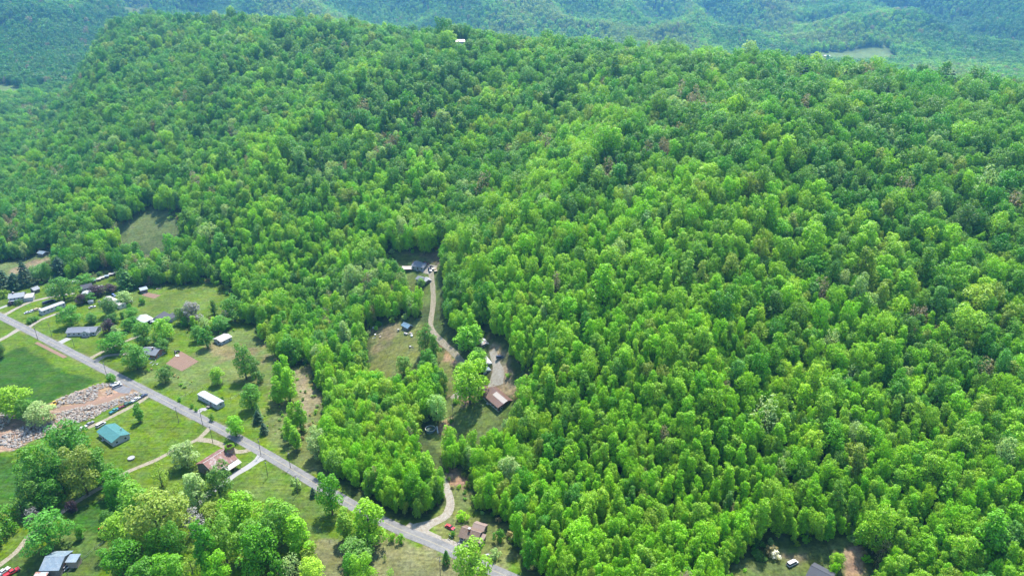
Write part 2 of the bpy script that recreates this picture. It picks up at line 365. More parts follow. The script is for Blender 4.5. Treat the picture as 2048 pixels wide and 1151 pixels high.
PAINTED = [  # (outline in photo pixels, colour, edge softness in metres, noise amount)
    ([(-900,1500),(-900,640),(0,640),(930,1120),(1010,1160),(900,1500)], LAWN, 3),
    ([(-400,640),(-30,642),(112,735),(205,762),(120,792),(60,830),(-20,850),(-500,900)], FIELD, 2),
    ([(-60,660),(0,652),(38,672),(68,682),(0,712),(-60,730)], LAWN, 2),
    ([(-200,880),(0,905),(60,920),(70,960),(20,1000),(-60,1060),(-400,1100)], FIELD, 3),
    ([(140,1022),(250,985),(300,1030),(205,1068),(130,1062)], FIELD, 2),
    ([(-80,1150),(160,1062),(240,1075),(200,1151),(100,1300),(-200,1300)], (0.063,0.111,0.016), 3),
    ([(455,985),(520,935),(620,962),(668,1000),(640,1090),(610,1080),(560,1000)], (0.078,0.130,0.018), 3),
    ([(600,1085),(680,1080),(800,1072),(880,1108),(960,1140),(960,1300),(560,1300)], (0.137,0.141,0.056), 2),
    ([(230,600),(330,572),(420,566),(445,590),(410,615),(372,640),(330,640),(260,640)], MEADOW, 3),
    ([(330,740),(395,705),(430,660),(540,660),(560,735),(540,770),(470,770),(410,765),(372,790),(300,760),(255,735)], (.095,.138,.030), 4),
    ([(440,735),(520,730),(545,760),(505,775),(450,760)], (.110,.140,.034), 5),
    ([(395,690),(450,685),(520,700),(500,725),(420,715)], (.155,.135,.055), 9),
    ([(545,735),(630,728),(650,840),(632,882),(650,955),(600,930),(545,880),(520,840),(540,800)], BRUSH, 5),
    ([(590,740),(620,735),(634,800),(610,850),(590,800)], (0.192,0.163,0.089), 4),
    ([(0,826),(40,830),(105,803),(140,789),(195,768),(238,763),(252,765),(282,782),(270,800),(215,820),(165,842),(140,850),(60,884),(24,902),(-40,905),(-60,830)], DIRT, 1.2),
    ([(872,928),(925,925),(940,965),(948,1010),(935,1040),(905,1035),(884,962)], BRUSH, 3),
    ([(895,935),(922,932),(928,965),(900,985)], (0.222,0.141,0.089), 3),
    ([(850,1045),(900,1010),(950,1035),(1012,1048),(1040,1110),(1010,1140),(930,1110)], (0.118,0.137,0.037), 2.5),
    ([(846,868),(868,838),(884,806),(905,780),(935,752),(1045,778),(1036,825),(1012,880),(972,925),(925,940),(880,910)], (0.085,0.122,0.027), 3),
    ([(895,790),(940,786),(1000,800),(1030,790),(1045,778),(1020,750),(1000,720),(980,740),(960,790),(925,815)], (0.229,0.167,0.092), 3),
    ([(868,846),(900,835),(905,850),(880,872),(858,862)], (0.222,0.148,0.089), 3),
    ([(738,662),(800,642),(850,648),(868,690),(905,700),(930,728),(950,760),(905,790),(880,768),(842,765),(800,788),(752,778),(738,735)], DRY, 3),
    ([(742,655),(800,644),(815,655),(790,668),(772,682),(756,692),(750,715),(738,715)], (.165,.140,.070), 5),
    ([(872,690),(884,688),(926,735),(918,742),(890,715)], (0.281,0.178,0.104), 2),
    ([(964,664),(980,662),(1000,690),(1012,725),(1045,778),(1000,770),(985,720)], (0.244,0.192,0.118), 3),
    ([(786,502),(880,502),(884,545),(880,612),(850,612),(826,600),(812,566),(790,552)], (0.089,0.126,0.026), 2.5),
    ([(800,505),(880,502),(884,530),(850,515)], (0.126,0.104,0.056), 3),
    ([(200,455),(262,430),(306,406),(356,440),(368,480),(342,522),(248,516)], (.085,.120,.038), 4),
    ([(250,455),(300,430),(318,445),(312,475),(262,490)], PASTURE, 4),
    ([(-200,590),(-150,548),(0,526),(50,513),(104,503),(106,516),(60,538),(0,556)], PASTURE, 2),
    ([(20,540),(60,524),(95,512),(98,517),(60,536),(24,550)], (0.192,0.155,0.089), 2),
    ([(1470,1140),(1535,1098),(1600,1090),(1672,1084),(1716,1088),(1745,1160),(1720,1300),(1440,1300)], (.085,.115,.030), 3),
    ([(1565,1112),(1612,1106),(1620,1116),(1590,1124)], (.17,.135,.075), 3),
    ([(1690,1100),(1716,1090),(1735,1150),(1690,1155)], (0.244,0.170,0.096), 2),
    ([(1590,111),(1640,106),(1700,101),(1780,96),(1800,126),(1720,132),(1600,124)], (.13,.19,.05), 8),
    ([(236,16),(262,8),(300,18),(345,34),(330,40),(250,34)], PASTURE, 8),
    ([(-40,170),(40,168),(120,176),(96,200),(40,214),(-40,222)], (.12,.18,.045), 8),
    ([(895,71),(945,71),(950,92),(890,92)], (0.118,0.133,0.044), 4),
]
GK = .84; C = np.empty((ny, nx, 3)); C[:] = FLOOR
def paint(poly, c, soft, mask=None):
    x0, y0 = poly.min(0)-soft-12; x1, y1 = poly.max(0)+soft+12
    ix = np.nonzero((GX > x0) & (GX < x1))[0]; iy = np.nonzero((GY > y0) & (GY < y1))[0]
    if not len(ix) or not len(iy): return
    sl = (slice(iy[0], iy[-1]+1), slice(ix[0], ix[-1]+1)); x, y = X[sl], Y[sl]
    wob = (fbm(x/7, y/7, 71, 2)-.5)*2*soft*1.4
    d = edge_dist(poly, x, y); d = np.where(inside(poly, x, y), d, -d)+wob
    k = sst(-soft/2, soft/2, d)[..., None]
    C[sl] = C[sl]*(1-k)+np.array(c)*GK*k
paint(OPEN['village'], LAWN, 4)
SHOULDER = wpoly([(-420,425),(-200,529),(0,625),(240,748),(470,866),(640,964),(800,1049),(1010,1140),(1010,1160),(800,1067),(640,980),(470,880),(240,762),(0,639),(-200,541),(-420,435)])
for pl, c, soft in PAINTED: paint(wpoly(pl), c, soft)
paint(SHOULDER, (.16,.145,.075), 1.6)
verts = np.stack([X, Y, Z], -1).reshape(-1, 3)
idx = np.arange(nx*ny).reshape(ny, nx)
quads = np.stack([idx[:-1, :-1], idx[:-1, 1:], idx[1:, 1:], idx[1:, :-1]], -1).reshape(-1, 4)
me = bpy.data.meshes.new('terrain')
me.vertices.add(len(verts)); me.vertices.foreach_set('co', verts.ravel().astype(np.float32))
me.loops.add(quads.size); me.loops.foreach_set('vertex_index', quads.ravel().astype(np.int32))
me.polygons.add(len(quads)); me.polygons.foreach_set('loop_start', np.arange(0, quads.size, 4, dtype=np.int32))
me.polygons.foreach_set('use_smooth', np.ones(len(quads), bool))
me.update(calc_edges=True)
ca = me.color_attributes.new('cover', 'FLOAT_COLOR', 'POINT')
ca.data.foreach_set('color', np.concatenate([C.reshape(-1, 3), np.ones((nx*ny, 1))], 1).ravel().astype(np.float32))
m, nt, out = nodes_of('ground_cover'); N, L = nt.nodes, nt.links
at_ = N.new('ShaderNodeAttribute'); at_.attribute_name = 'cover'
tc = N.new('ShaderNodeTexCoord')
def noise_(scale, det=4, rough=.6, stretch=None):
    n = N.new('ShaderNodeTexNoise'); n.inputs['Scale'].default_value = scale; n.inputs['Detail'].default_value = det; n.inputs['Roughness'].default_value = rough
    if stretch:
        mp = N.new('ShaderNodeMapping'); mp.inputs['Scale'].default_value = stretch; mp.inputs['Rotation'].default_value = (0, 0, math.radians(33)); L.new(tc.outputs['Object'], mp.inputs[0]); L.new(mp.outputs[0], n.inputs['Vector'])
    else: L.new(tc.outputs['Object'], n.inputs['Vector'])
    return n.outputs[0]
def mrange(src, a, b, c, d):
    r = N.new('ShaderNodeMapRange'); r.inputs[1].default_value, r.inputs[2].default_value, r.inputs[3].default_value, r.inputs[4].default_value = a, b, c, d
    L.new(src, r.inputs[0]); return r.outputs[0]
def mul(a, b):
    x = N.new('ShaderNodeMath'); x.operation = 'MULTIPLY'; L.new(a, x.inputs[0]); L.new(b, x.inputs[1]); return x.outputs[0]
val = mul(mul(mrange(noise_(.045, 3), .36, .64, .80, 1.18), mrange(noise_(.55, 6, .75), .38, .62, .62, 1.34)), mrange(noise_(.09, 2, .5, (1, 9, 1)), .38, .62, .86, 1.12))
hs = N.new('ShaderNodeHueSaturation'); L.new(at_.outputs['Color'], hs.inputs['Color']); L.new(val, hs.inputs['Value'])
L.new(mrange(noise_(.12, 4), .36, .64, .480, .514), hs.inputs['Hue']); L.new(mrange(noise_(.2, 4), .3, .7, 1.1, .82), hs.inputs['Saturation'])
b = N.new('ShaderNodeBsdfPrincipled'); b.inputs['Roughness'].default_value = .95; b.inputs['Specular IOR Level'].default_value = .1
bp = N.new('ShaderNodeBump'); bp.inputs['Strength'].default_value = .7; bp.inputs['Distance'].default_value = .35
L.new(noise_(1.3, 5, .7), bp.inputs['Height']); L.new(bp.outputs[0], b.inputs['Normal'])
L.new(hs.outputs[0], b.inputs['Base Color']); L.new(b.outputs[0], out.inputs[0])
me.materials.append(m)
tag(link('terrain', me), 'green valley floor rising to wooded hills and far mountains', None, None, 'structure')

# ------------------------------------------------------------------ road, drives, tilled plots (draped sheets)
def smooth_path(px, step=2.0):
    P = [at(u, v) for u, v in px]; P = [Vector((p.x, p.y, 0)) for p in P]
    Q = [P[0]*2-P[1]]+P+[P[-1]*2-P[-2]]; outp = []
    for i in range(1, len(Q)-2):
        a, b, c, d = Q[i-1:i+3]; n = max(2, int((c-b).length/step))
        for k in range(n):
            t = k/n
            outp.append(.5*((2*b)+(c-a)*t+(2*a-5*b+4*c-d)*t*t+(3*b-a-3*c+d)*t**3))
    return outp+[P[-1]]
LANES = []
def ribbon(name, px, width, mat, lift, label, taper=None, across=4, keep=3.0, kind='structure', offset=0.):
    P = smooth_path(px) if not isinstance(px[0], Vector) else px
    vs, fs = [], []; n = across+1
    for i, p in enumerate(P):
        t = (P[min(i+1, len(P)-1)]-P[max(i-1, 0)]).normalized(); nrm = Vector((-t.y, t.x, 0))
        w = width if taper is None else width*np.interp(i/(len(P)-1), *taper)
        w *= 1+.06*math.sin(i*.9)+.05*math.sin(i*.37+1) if mat.startswith('gravel') else 1
        for k in range(n):
            e = p+nrm*(w*(k/across-.5)+offset); vs.append((e.x, e.y, hz(e.x, e.y)+lift))
    for i in range(len(P)-1):
        for k in range(across): fs.append((i*n+k, (i+1)*n+k, (i+1)*n+k+1, i*n+k+1))
    o = link(name, MB().add(vs, fs).mesh(name, mat)); tag(o, label, None, None, kind)
    o.data.polygons.foreach_set('use_smooth', [True]*len(fs))
    if keep: LANES.append((np.array([p[:2] for p in P]), width/2+keep))
    return P
RP = ribbon('road', [(-420,430),(-200,535),(0,632),(110,688),(240,755),(352,812),(470,873),(560,924),(640,972),(720,1018),(800,1058),(870,1086),(930,1114),(1010,1150),(1150,1210)], 5.7, 'asphalt', .075, 'two lane asphalt road running straight through the valley', keep=2.2)
for sgn in (-1, 1):
    ribbon('road_marking', RP, .10, 'road_paint', .083, 'faded yellow line along the middle of the road', across=1, keep=0, offset=.14*sgn)
ribbon('driveway', [(826,1062),(862,1046),(892,1030),(901,1005),(896,985),(888,965),(880,950)], 4.4, 'gravel', .05, 'pale gravel drive leaving the road and bending up into the woods', taper=([0,.2,1],[1.9,1.0,.8]), keep=1.2)
ribbon('driveway', [(815,1048),(832,1056),(850,1063),(880,1077)], 3, 'gravel', .055, 'gravel mouth of the wooded drive at the road', keep=0)
ribbon('driveway', [(862,545),(866,580),(866,610),(862,640),(864,660),(884,683),(908,705),(926,726)], 3.4, 'gravel_track', .05, 'long gravel lane climbing to the house in the upper clearing', keep=6.5)
ribbon('driveway', [(926,726),(935,740),(930,760)], 3.0, 'gravel_track', .045, 'lower end of the climbing gravel lane under the big tree')
ribbon('driveway', [(984,700),(992,725),(995,748),(990,772)], 5.0, 'gravel', .05, 'gravel yard behind the brown house', taper=([0,.5,1],[.6,.9,2.0]))
ribbon('driveway', [(905,797),(920,784),(940,772)], 4.2, 'gravel', .05, 'short grey gravel drive at the side of the brown house')
ribbon('driveway', [(868,540),(850,536),(835,530),(826,527)], 7.5, 'gravel', .055, 'grey gravel parking apron in the upper clearing', keep=2)
ribbon('driveway', [(424,851),(412,863),(395,878),(362,893),(310,920),(255,943),(205,972),(150,1005),(100,1040),(60,1070),(30,1105),(-30,1150)], 2.6, 'gravel_track', .05, 'two wheel farm track from the road to the lower left corner', keep=2)
ribbon('driveway', [(395,878),(425,882),(452,893),(475,903),(496,900),(508,895)], 3.2, 'gravel_track', .055, 'curving gravel drive behind the red barn')
ribbon('driveway', [(530,908),(515,920),(492,936),(470,948),(445,968),(420,985),(385,1015)], 3.4, 'concrete', .06, 'straight concrete drive beside the red barn', taper=([0,.12,1],[2.4,1.1,.9]))
ribbon('driveway', [(384,831),(396,824),(404,818),(414,818)], 3.0, 'concrete', .05, 'short concrete drive at the white trailer home', keep=0)
ribbon('driveway', [(297,790),(275,806),(240,824),(205,842),(172,856)], 2.8, 'gravel_track', .05, 'grassy track with parked vehicles beside the rock yard', keep=2)
ribbon('driveway', [(116,687),(128,681),(138,676)], 5.0, 'concrete', .05, 'square concrete parking pad near the grey ranch house', keep=0)
ribbon('driveway', [(52,658),(80,640),(122,624),(150,612)], 3.0, 'gravel', .05, 'gravel lane beside the long white trailer home')
ribbon('driveway', [(5,632),(30,618),(60,604),(105,593),(150,586)], 3.2, 'gravel', .055, 'upper gravel lane between the white farmhouse and the trailer home')
ribbon('driveway', [(-20,622),(0,616),(16,610)], 3.0, 'concrete', .05, 'drive of the white farmhouse at the left edge')
ribbon('driveway', [(40,656),(18,670),(-20,690)], 3.6, 'gravel', .05, 'side lane crossing the road at the left edge')
ribbon('driveway', [(177,718),(205,703),(245,685),(275,672)], 2.8, 'gravel_track', .05, 'upper dirt drive towards the white camper')
ribbon('driveway', [(186,725),(210,712),(240,708),(270,706)], 3.4, 'gravel', .055, 'grey gravel drive to the brick house', taper=([0,.3,1],[1.3,1,.7]))
ribbon('driveway', [(872,1078),(900,1086),(930,1094)], 4, 'gravel', .055, 'gravel pull off in front of the brown cottage', taper=([0,.5,1],[.5,1,.5]), keep=0)
ribbon('driveway', [(232,772),(250,780),(262,780)], 6, 'asphalt_dark', .05, 'dark gravel apron where the rock yard meets the road', keep=0)
ribbon('dirt_track', [(258,781),(235,790),(210,800),(185,806),(150,812),(118,816)], 3.2, 'soil_ridge', .045, 'bare dirt wheel track winding between the boulder heaps', keep=0)
ribbon('dirt_track', [(45,858),(22,866),(-20,880)], 3.6, 'soil_ridge', .045, 'bare dirt wheel track at the left end of the rock yard', keep=0)
def plot(name, px, label, mat='soil', rows=0):
    a, b, c, d = [at(*p) for p in px]
    n = 14; vs, fs = [], []
    for i in range(n+1):
        for j in range(n+1):
            p = a.lerp(b, i/n).lerp(d.lerp(c, i/n), j/n); vs.append((p.x, p.y, hz(p.x, p.y)+.05))
    for i in range(n):
        for j in range(n): fs.append((i*(n+1)+j, (i+1)*(n+1)+j, (i+1)*(n+1)+j+1, i*(n+1)+j+1))
    o = link(name, MB().add(vs, fs).mesh(name, mat)); tag(o, label, None, None, 'structure')
    for r in range(rows):
        t = (r+.5)/rows; mb = MB()
        p0, p1 = a.lerp(d, t).lerp(b.lerp(c, t), .02), a.lerp(d, t).lerp(b.lerp(c, t), .98)
        P = [p0.lerp(p1, k/8) for k in range(9)]
        mb.tube([(p.x, p.y, hz(p.x, p.y)+.05) for p in P], .16, 5); mb.build('soil_row', 'soil_ridge', o)
plot('garden_plot', [(331,727),(362,702),(397,722),(364,742)], 'brown tilled garden plot beside the shed meadow', rows=9)
plot('garden_plot', [(283,590),(292,584),(322,590),(308,597)], 'small tan garden plot below the metal roofed shed', rows=5)
plot('garden_plot', [(69,686),(76,683),(135,713),(127,716)], 'narrow reddish strip of bare soil along the road', rows=0)

# ------------------------------------------------------------------ buildings
KEEPOUT = []      # (x, y, radius) where no forest tree may stand
def spot(a, b, dz):
    p, q = at(*a, dz), at(*b, dz); c = (p+q)/2; d = q-p
    return c, math.atan2(d.y, d.x), math.hypot(d.x, d.y)
def base_z(c, ang, L, W):
    ca_, sa = math.cos(ang), math.sin(ang)
    return min(hz(c.x+ca_*x-sa*y, c.y+sa*x+ca_*y) for x in (-L/2, L/2) for y in (-W/2, W/2))
def window(p, side, x, z, w=1.0, h=1.1, off=0.):
    """a window on one wall: side +y, -y, +x or -x of the building frame; off = distance of that wall from the middle"""
    ax, s = side
    def bx(ww, hh, th, push): 
        if ax == 'y': return MB().box((x, s*(off+push), z), (ww, th, hh))
        return MB().box((s*(off+push), x, z), (th, ww, hh))
    f = bx(w+.24, h+.24, .08, .03).build('window', 'frame_white', p)
    bx(w, h, .06, .06).build('pane', 'glass_pane', f)
    if ax == 'y': MB().box((x, s*(off+.10), z-h/2-.15), (w+.4, .22, .07)).build('sill', 'frame_white', f)
    else: MB().box((s*(off+.10), x, z-h/2-.15), (.22, w+.4, .07)).build('sill', 'frame_white', f)
def door(p, side, x, off, mat='door_dark', zs=.1):
    ax, s = side
    d = (MB().box((x, s*(off+.035), zs+1.0), (.95, .09, 2.0)) if ax == 'y' else MB().box((s*(off+.035), x, zs+1.0), (.09, .95, 2.0))).build('door', mat, p)
    (MB().box((x+.35, s*(off+.10), zs+1.0), (.06, .06, .14)) if ax == 'y' else MB().box((s*(off+.10), x+.35, zs+1.0), (.06, .06, .14))).build('handle', 'steel', d)
    (MB().box((x, s*(off+.6), zs-.1), (1.5, 1.1, .3)) if ax == 'y' else MB().box((s*(off+.6), x, zs-.1), (1.1, 1.5, .3))).build('step', 'block_wall', p)
def slab(mb, x0, x1, y0, z0, y1, z1, t):
    n = Vector((0, -(z1-z0), y1-y0)).normalized()*t
    if n.z < 0: n = -n
    a = [(x, y, z) for x, y, z in ((x0, y0, z0), (x1, y0, z0), (x1, y1, z1), (x0, y1, z1))]
    return mb.add(a+[(x, y+n.y, z+n.z) for x, y, z in a], [(0,3,2,1),(4,5,6,7),(0,1,5,4),(1,2,6,5),(2,3,7,6),(3,0,4,7)])
def gable_roof(p, x0, x1, yc, W, wh, rh, mat, ov=.45, names='roof_panel', cap=None, seams=0):
    k = rh/(W/2)
    for s in (-1, 1):
        mb = MB(); slab(mb, x0-ov, x1+ov, yc, wh+rh+.03, yc+s*(W/2+ov), wh-k*ov+.03, .12)
        o = mb.build(names, mat, p)
        for i in range(seams):
            x = x0-ov+(x1-x0+2*ov)*(i+.5)/seams
            m2 = MB(); slab(m2, x-.035, x+.035, yc+s*.06, wh+rh+.15-k*.06, yc+s*(W/2+ov), wh-k*ov+.15, .05); m2.build('seam', mat, o)
    MB().box(((x0+x1)/2, yc, wh+rh+.15), (x1-x0+2*ov+.02, .30, .09)).build('ridge_cap', cap or mat, p)
def body_walls(p, x0, x1, yc, W, wh, rh, mat, foot=1.0):
    MB().prism([(yc-W/2, -foot), (yc+W/2, -foot), (yc+W/2, wh), (yc, wh+rh), (yc-W/2, wh)], x0, x1).build('wall', mat, p)
def house(name, label, cat, a, b, W, wh, rh, wall, roof, L=None, win=(3, 3, 1), doors=(), chimney=None, ov=.45, found=None, wz=1.45, seams=0, cap=None, shift=0., wsize=(1.0, 1.1), keep=6, lift=0.):
    c, ang, ln = spot(a, b, wh+rh); L = L or ln
    if shift: c = c+Vector((-math.sin(ang), math.cos(ang), 0))*shift
    z = base_z(c, ang, L, W)+.15+lift
    p = thing(name, label, cat, (c.x, c.y, z), ang)
    body_walls(p, -L/2, L/2, 0, W, wh, rh, wall, 1.6)
    if found: MB().box((0, 0, -.55), (L+.12, W+.12, 1.6)).build('foundation', found, p)
    gable_roof(p, -L/2, L/2, 0, W, wh, rh, roof, ov, cap=cap, seams=seams)
    for s, n in ((-1, win[0]), (1, win[1])):
        for i in range(n):
            x = -L/2+L*(i+.5)/n
            if not any(dd[0] == ('y', s) and abs(dd[1]-x) < 1.2 for dd in doors): window(p, ('y', s), x, wz, *wsize, off=W/2)
    for s in (-1, 1):
        for i in range(win[2]):
            y = -W/2+W*(i+.5)/win[2]
            if not any(dd[0] == ('x', s) and abs(dd[1]-y) < 1.2 for dd in doors): window(p, ('x', s), y, wz, *wsize, off=L/2)
    for sd, x in doors: door(p, sd, x, W/2 if sd[0] == 'y' else L/2)
    if chimney:
        ch = MB().box((chimney[0], chimney[1], wh+rh-.2), (.8, .8, 2.6)).build('chimney', 'brick_wall', p)
        MB().box((chimney[0], chimney[1], wh+rh+1.14), (1.0, 1.0, .16)).build('chimney_cap', 'block_wall', ch)
    KEEPOUT.append((c.x, c.y, max(L, W)/2+keep))
    return p, L, W
def carport(name, label, cat, a, b, W, wh, rh, roof, L=None, post='frame_white', back=None):
    c, ang, ln = spot(a, b, wh+rh); L = L or ln; z = base_z(c, ang, L, W)+.05
    p = thing(name, label, cat, (c.x, c.y, z), ang)
    for x in (-L/2+.2, 0, L/2-.2):
        for y in (-W/2+.2, W/2-.2): MB().box((x, y, wh/2-.3), (.14, .14, wh+.58)).build('post', post, p)
    gable_roof(p, -L/2, L/2, 0, W, wh, rh, roof, .3)
    for y in (-W/2+.2, W/2-.2): MB().box((0, y, wh-.09), (L-.1, .10, .18)).build('beam', post, p)
    if back: MB().box((0, W/2-.4, wh/2-.2), (L-.5, .08, wh-.1)).build('back_wall', back, p)
    KEEPOUT.append((c.x, c.y, max(L, W)/2+4))
    return p
YP, YM, XP, XM = ('y', 1), ('y', -1), ('x', 1), ('x', -1)
# teal roofed house
p, L_, W_ = house('farm_house', 'white house with a teal metal roof on the lawn below the parked cars', 'house', (211,850), (240,871), 8.6, 2.7, 1.5, 'white_siding', 'teal_metal', win=(3,4,2), doors=((YM, -2.2),), found='block_wall', seams=16)
MB().box((2.0, 3.2, 4.1), (.5, .5, 1.2)).build('vent_stack', 'steel', p)
# white trailer home by the road
p, L_, W_ = house('trailer_home', 'white single trailer home with front steps on the lawn by the road', 'trailer home', (402,785), (441,806), 4.4, 2.6, .45, 'white_siding', 'white_metal', win=(5,4,1), doors=((YM, 3.2),), ov=.15, wz=1.6, lift=.5, found='grey_siding', seams=14)
MB().box((3.2, -3.6, .15), (2.4, 2.2, .16)).build('porch_deck', 'old_wood', p)
for x in (2.1, 4.3):
    for y in (-2.7, -4.6): MB().box((x, y, .1), (.1, .1, 1.9)).build('porch_post', 'frame_white', p)
MB().box((3.0, 3.0, .2), (2.6, 1.5, .14)).build('back_deck', 'frame_white', p)
# long trailer home upper left
p, L_, W_ = house('trailer_home', 'long white trailer home with three cars at its lower end', 'trailer home', (80,621), (126,604), 4.6, 2.7, .5, 'white_siding', 'white_metal', win=(6,5,2), doors=((YM, 1.5),), ov=.15, wz=1.6, lift=.5, found='grey_siding', seams=12)
# grey ranch house
p, L_, W_ = house('ranch_house', 'long ranch house with slate blue roof and white front gable', 'house', (137,656), (195,654), 7.6, 2.7, 1.5, 'white_siding', 'slate_shingle', win=(6,5,1), doors=((YM, 1.9),), found='block_wall', wsize=(1.2, 1.2))
fg = MB().prism([(1.0, -1), (6.0, -1), (6.0, 2.7), (3.5, 4.1), (1.0, 2.7)], -5.4, -3.79, 'y').build('front_gable', 'white_siding', p)
for s in (-1, 1):
    mb = MB(); a4 = [(3.5, -5.75, 4.16), (3.5, -.4, 4.16), (3.5+s*2.9, -.4, 2.54), (3.5+s*2.9, -5.75, 2.54)]
    mb.add(a4+[(x, y, z+.14) for x, y, z in a4], [(0,1,2,3),(4,7,6,5),(0,4,5,1),(1,5,6,2),(2,6,7,3),(3,7,4,0)]).build('gable_roof_panel', 'slate_shingle', p)
for x in (2.5, 4.5): window(p, YM, x, 1.5, 1.0, 1.2, 5.4)
MB().box((3.2, -6.4, .0), (4.2, 1.9, .35)).build('porch_deck', 'old_wood', p)
# white farmhouse at the left edge
p, L_, W_ = house('farm_house', 'white two storey farmhouse with grey roof at the left edge', 'house', (18,588), (48,584), 7.5, 4.4, 1.9, 'white_siding', 'grey_shingle', win=(4,4,2), doors=((YM, -1),), found='block_wall', chimney=(-2, 0), wz=1.5)
for i in range(4): window(p, YM, -L_/2+L_*(i+.5)/4, 3.4, off=W_/2)
w = MB().box((L_/2+2.6, -.5, 1.3), (5.2, 6.4, 3.0)).build('wing', 'white_siding', p); slab(MB(), 0, 1, 0, 0, 1, 0, .1)
mb = MB(); slab(mb, L_/2+.02, L_/2+5.6, 2.95, 3.6, -4.0, 2.84, .12); mb.build('wing_roof', 'rust_light', p)
MB().box((-2, -W_/2-1.2, 2.6), (6, 2.4, .12)).build('porch_roof', 'grey_shingle', p)
for x in (-4.8, -2, .8): MB().box((x, -W_/2-2.2, 1.1), (.14, .14, 2.9)).build('porch_post', 'frame_white', p)
house('garden_shed', 'small weathered shed with pale gable roof beside the white farmhouse', 'shed', (63,576), (74,572), 4.4, 2.6, 1.5, 'old_wood', 'grey_shingle', win=(0,0,0), doors=((XM, 0),))
house('cottage', 'small white house with a dark roof behind the white carport', 'house', (165,570), (178,567), 6.4, 2.8, 1.9, 'white_siding', 'dark_shingle', L=7, win=(2,2,1), doors=((YM, 0),))
carport('carport', 'flat white carport in front of the small dark roofed house', 'carport', (167,583), (184,583), 6.2, 2.5, .5, 'white_metal', back='old_wood')
house('trailer_home', 'white roofed trailer home half hidden under garden trees', 'trailer home', (213,594), (245,608), 5.0, 2.6, .6, 'cream_siding', 'rust_light', win=(4,4,1), doors=((YM, -1),), ov=.2, wz=1.6, lift=.4)
house('metal_shed', 'shed with pale blue metal roof above the tan garden plot', 'shed', (279,576), (292,573), 6.0, 2.6, 1.0, 'old_wood', 'blue_metal', win=(1,1,0), doors=((YM, 0),), seams=6)
p = carport('carport', 'white roofed open carport under trees beside the dark roofed house', 'carport', (281,630), (299,640), 7.4, 2.6, .9, 'white_metal', back='old_wood')
p, L_, W_ = house('farm_house', 'dark roofed house with a pale lean-to beyond the white carport', 'house', (313,634), (328,623), 6.6, 2.8, 1.9, 'grey_siding', 'dark_shingle', win=(3,3,1), doors=((XM, 0),))
body_walls(p, -1.5, 4.2, -6.3, 5.4, 2.6, 1.5, 'grey_siding', 1.2); gable_roof(p, -1.5, 4.2, -6.3, 5.4, 2.6, 1.5, 'dark_shingle', .35, names='wing_roof_panel', cap='dark_shingle')
mb = MB(); slab(mb, -L_/2-3.4, -L_/2-.5, -3.3, 2.5, 3.3, 2.5, .12); mb.build('lean_to_roof', 'white_metal', p)
for y in (-3.0, 3.0): MB().box((-L_/2-3.2, y, 1.0), (.12, .12, 2.98)).build('post', 'frame_white', p)
p, L_, W_ = house('brick_house', 'brick house with slate grey roof behind the tilled plot', 'house', (293,695), (315,698), 8.4, 2.7, 1.9, 'brick_wall', 'slate_shingle', L=11, win=(4,4,2), doors=((YM, 1),), chimney=(1, -.5), found='block_wall')
house('field_shed', 'low shed with wide pale roof standing alone in the brown meadow', 'shed', (434,678), (455,668), 7.6, 2.5, .9, 'grey_siding', 'rust_light', win=(2,1,0), doors=((XM, -1),), seams=6)
# barn with silo
p, L_, W_ = house('red_roof_barn', 'old barn with a rusty red metal roof beside the road', 'barn', (413,922), (448,900), 12.5, 4.2, 3.2, 'old_wood', 'rust_metal', L=12.5, win=(0,0,0), ov=.6, cap='rust_light', seams=10)
for x in (-3.2, 0, 3.2):
    window(p, YM, x, 1.6, 1.2, 1.0, W_/2)
MB().box((-L_/2-.06, 0, 1.6), (.1, 3.4, 3.4)).build('barn_door', 'door_dark', p)
mb = MB(); slab(mb, -1, L_/2+.6, -W_/2-.7, 3.6, -W_/2-3.2, 2.7, .1); mb.build('awning_roof', 'rust_light', p)
for x in (-.6, 2.6, 6): MB().box((x, -W_/2-3.0, .7), (.14, .14, 4.0)).build('post', 'old_wood', p)
c = at(465, 922)
s_ = thing('silo', 'round brick silo overgrown with vines at the end of the red barn', 'silo', (c.x, c.y, c.z))
rad, hh, n = 2.0, 9.2, 24
mb = MB(); ring = lambda r, z: [(r*math.cos(k*2*math.pi/n), r*math.sin(k*2*math.pi/n), z) for k in range(n)]
vs = ring(rad, -.6)+ring(rad, hh)+ring(rad-.25, hh)+ring(rad-.25, 5.0)
mb.add(vs, [(i*n+k, i*n+(k+1) % n, (i+1)*n+(k+1) % n, (i+1)*n+k) for i in range(3) for k in range(n)]+[tuple(range(3*n, 4*n))]); mb.build('wall', 'silo_tile', s_)
for z in (1, 3, 5, 7): MB().tube([(rad*1.015*math.cos(k*2*math.pi/20), rad*1.015*math.sin(k*2*math.pi/20), z) for k in range(21)], .05, 5).build('hoop', 'steel', s_)
vine = MB()
for k in range(260):
    a_ = random.uniform(0, 6.283); z = hh+random.gauss(.05, .25); r = rad+random.uniform(-.35, .25)
    if random.random() < .3: z = hh-random.random()**2*5; r = rad+.12; a_ = random.gauss(3.6, .5)
    s = random.uniform(.2, .42); cx_, cy_ = r*math.cos(a_), r*math.sin(a_)
    d1 = Vector((random.gauss(0,1), random.gauss(0,1), random.gauss(0,1))).normalized()*s; d2 = d1.cross(Vector((random.gauss(0,1), random.gauss(0,1), random.gauss(0,1)))).normalized()*s
    q_ = Vector((cx_, cy_, z)); vine.add([q_-d1, q_-d2, q_+d1, q_+d2], [(0,1,2,3)])
tag(vine.build('vine', 'leaf_bright', s_), 'green vine crowning the silo rim', kind='stuff'); KEEPOUT.append((c.x, c.y, 8))
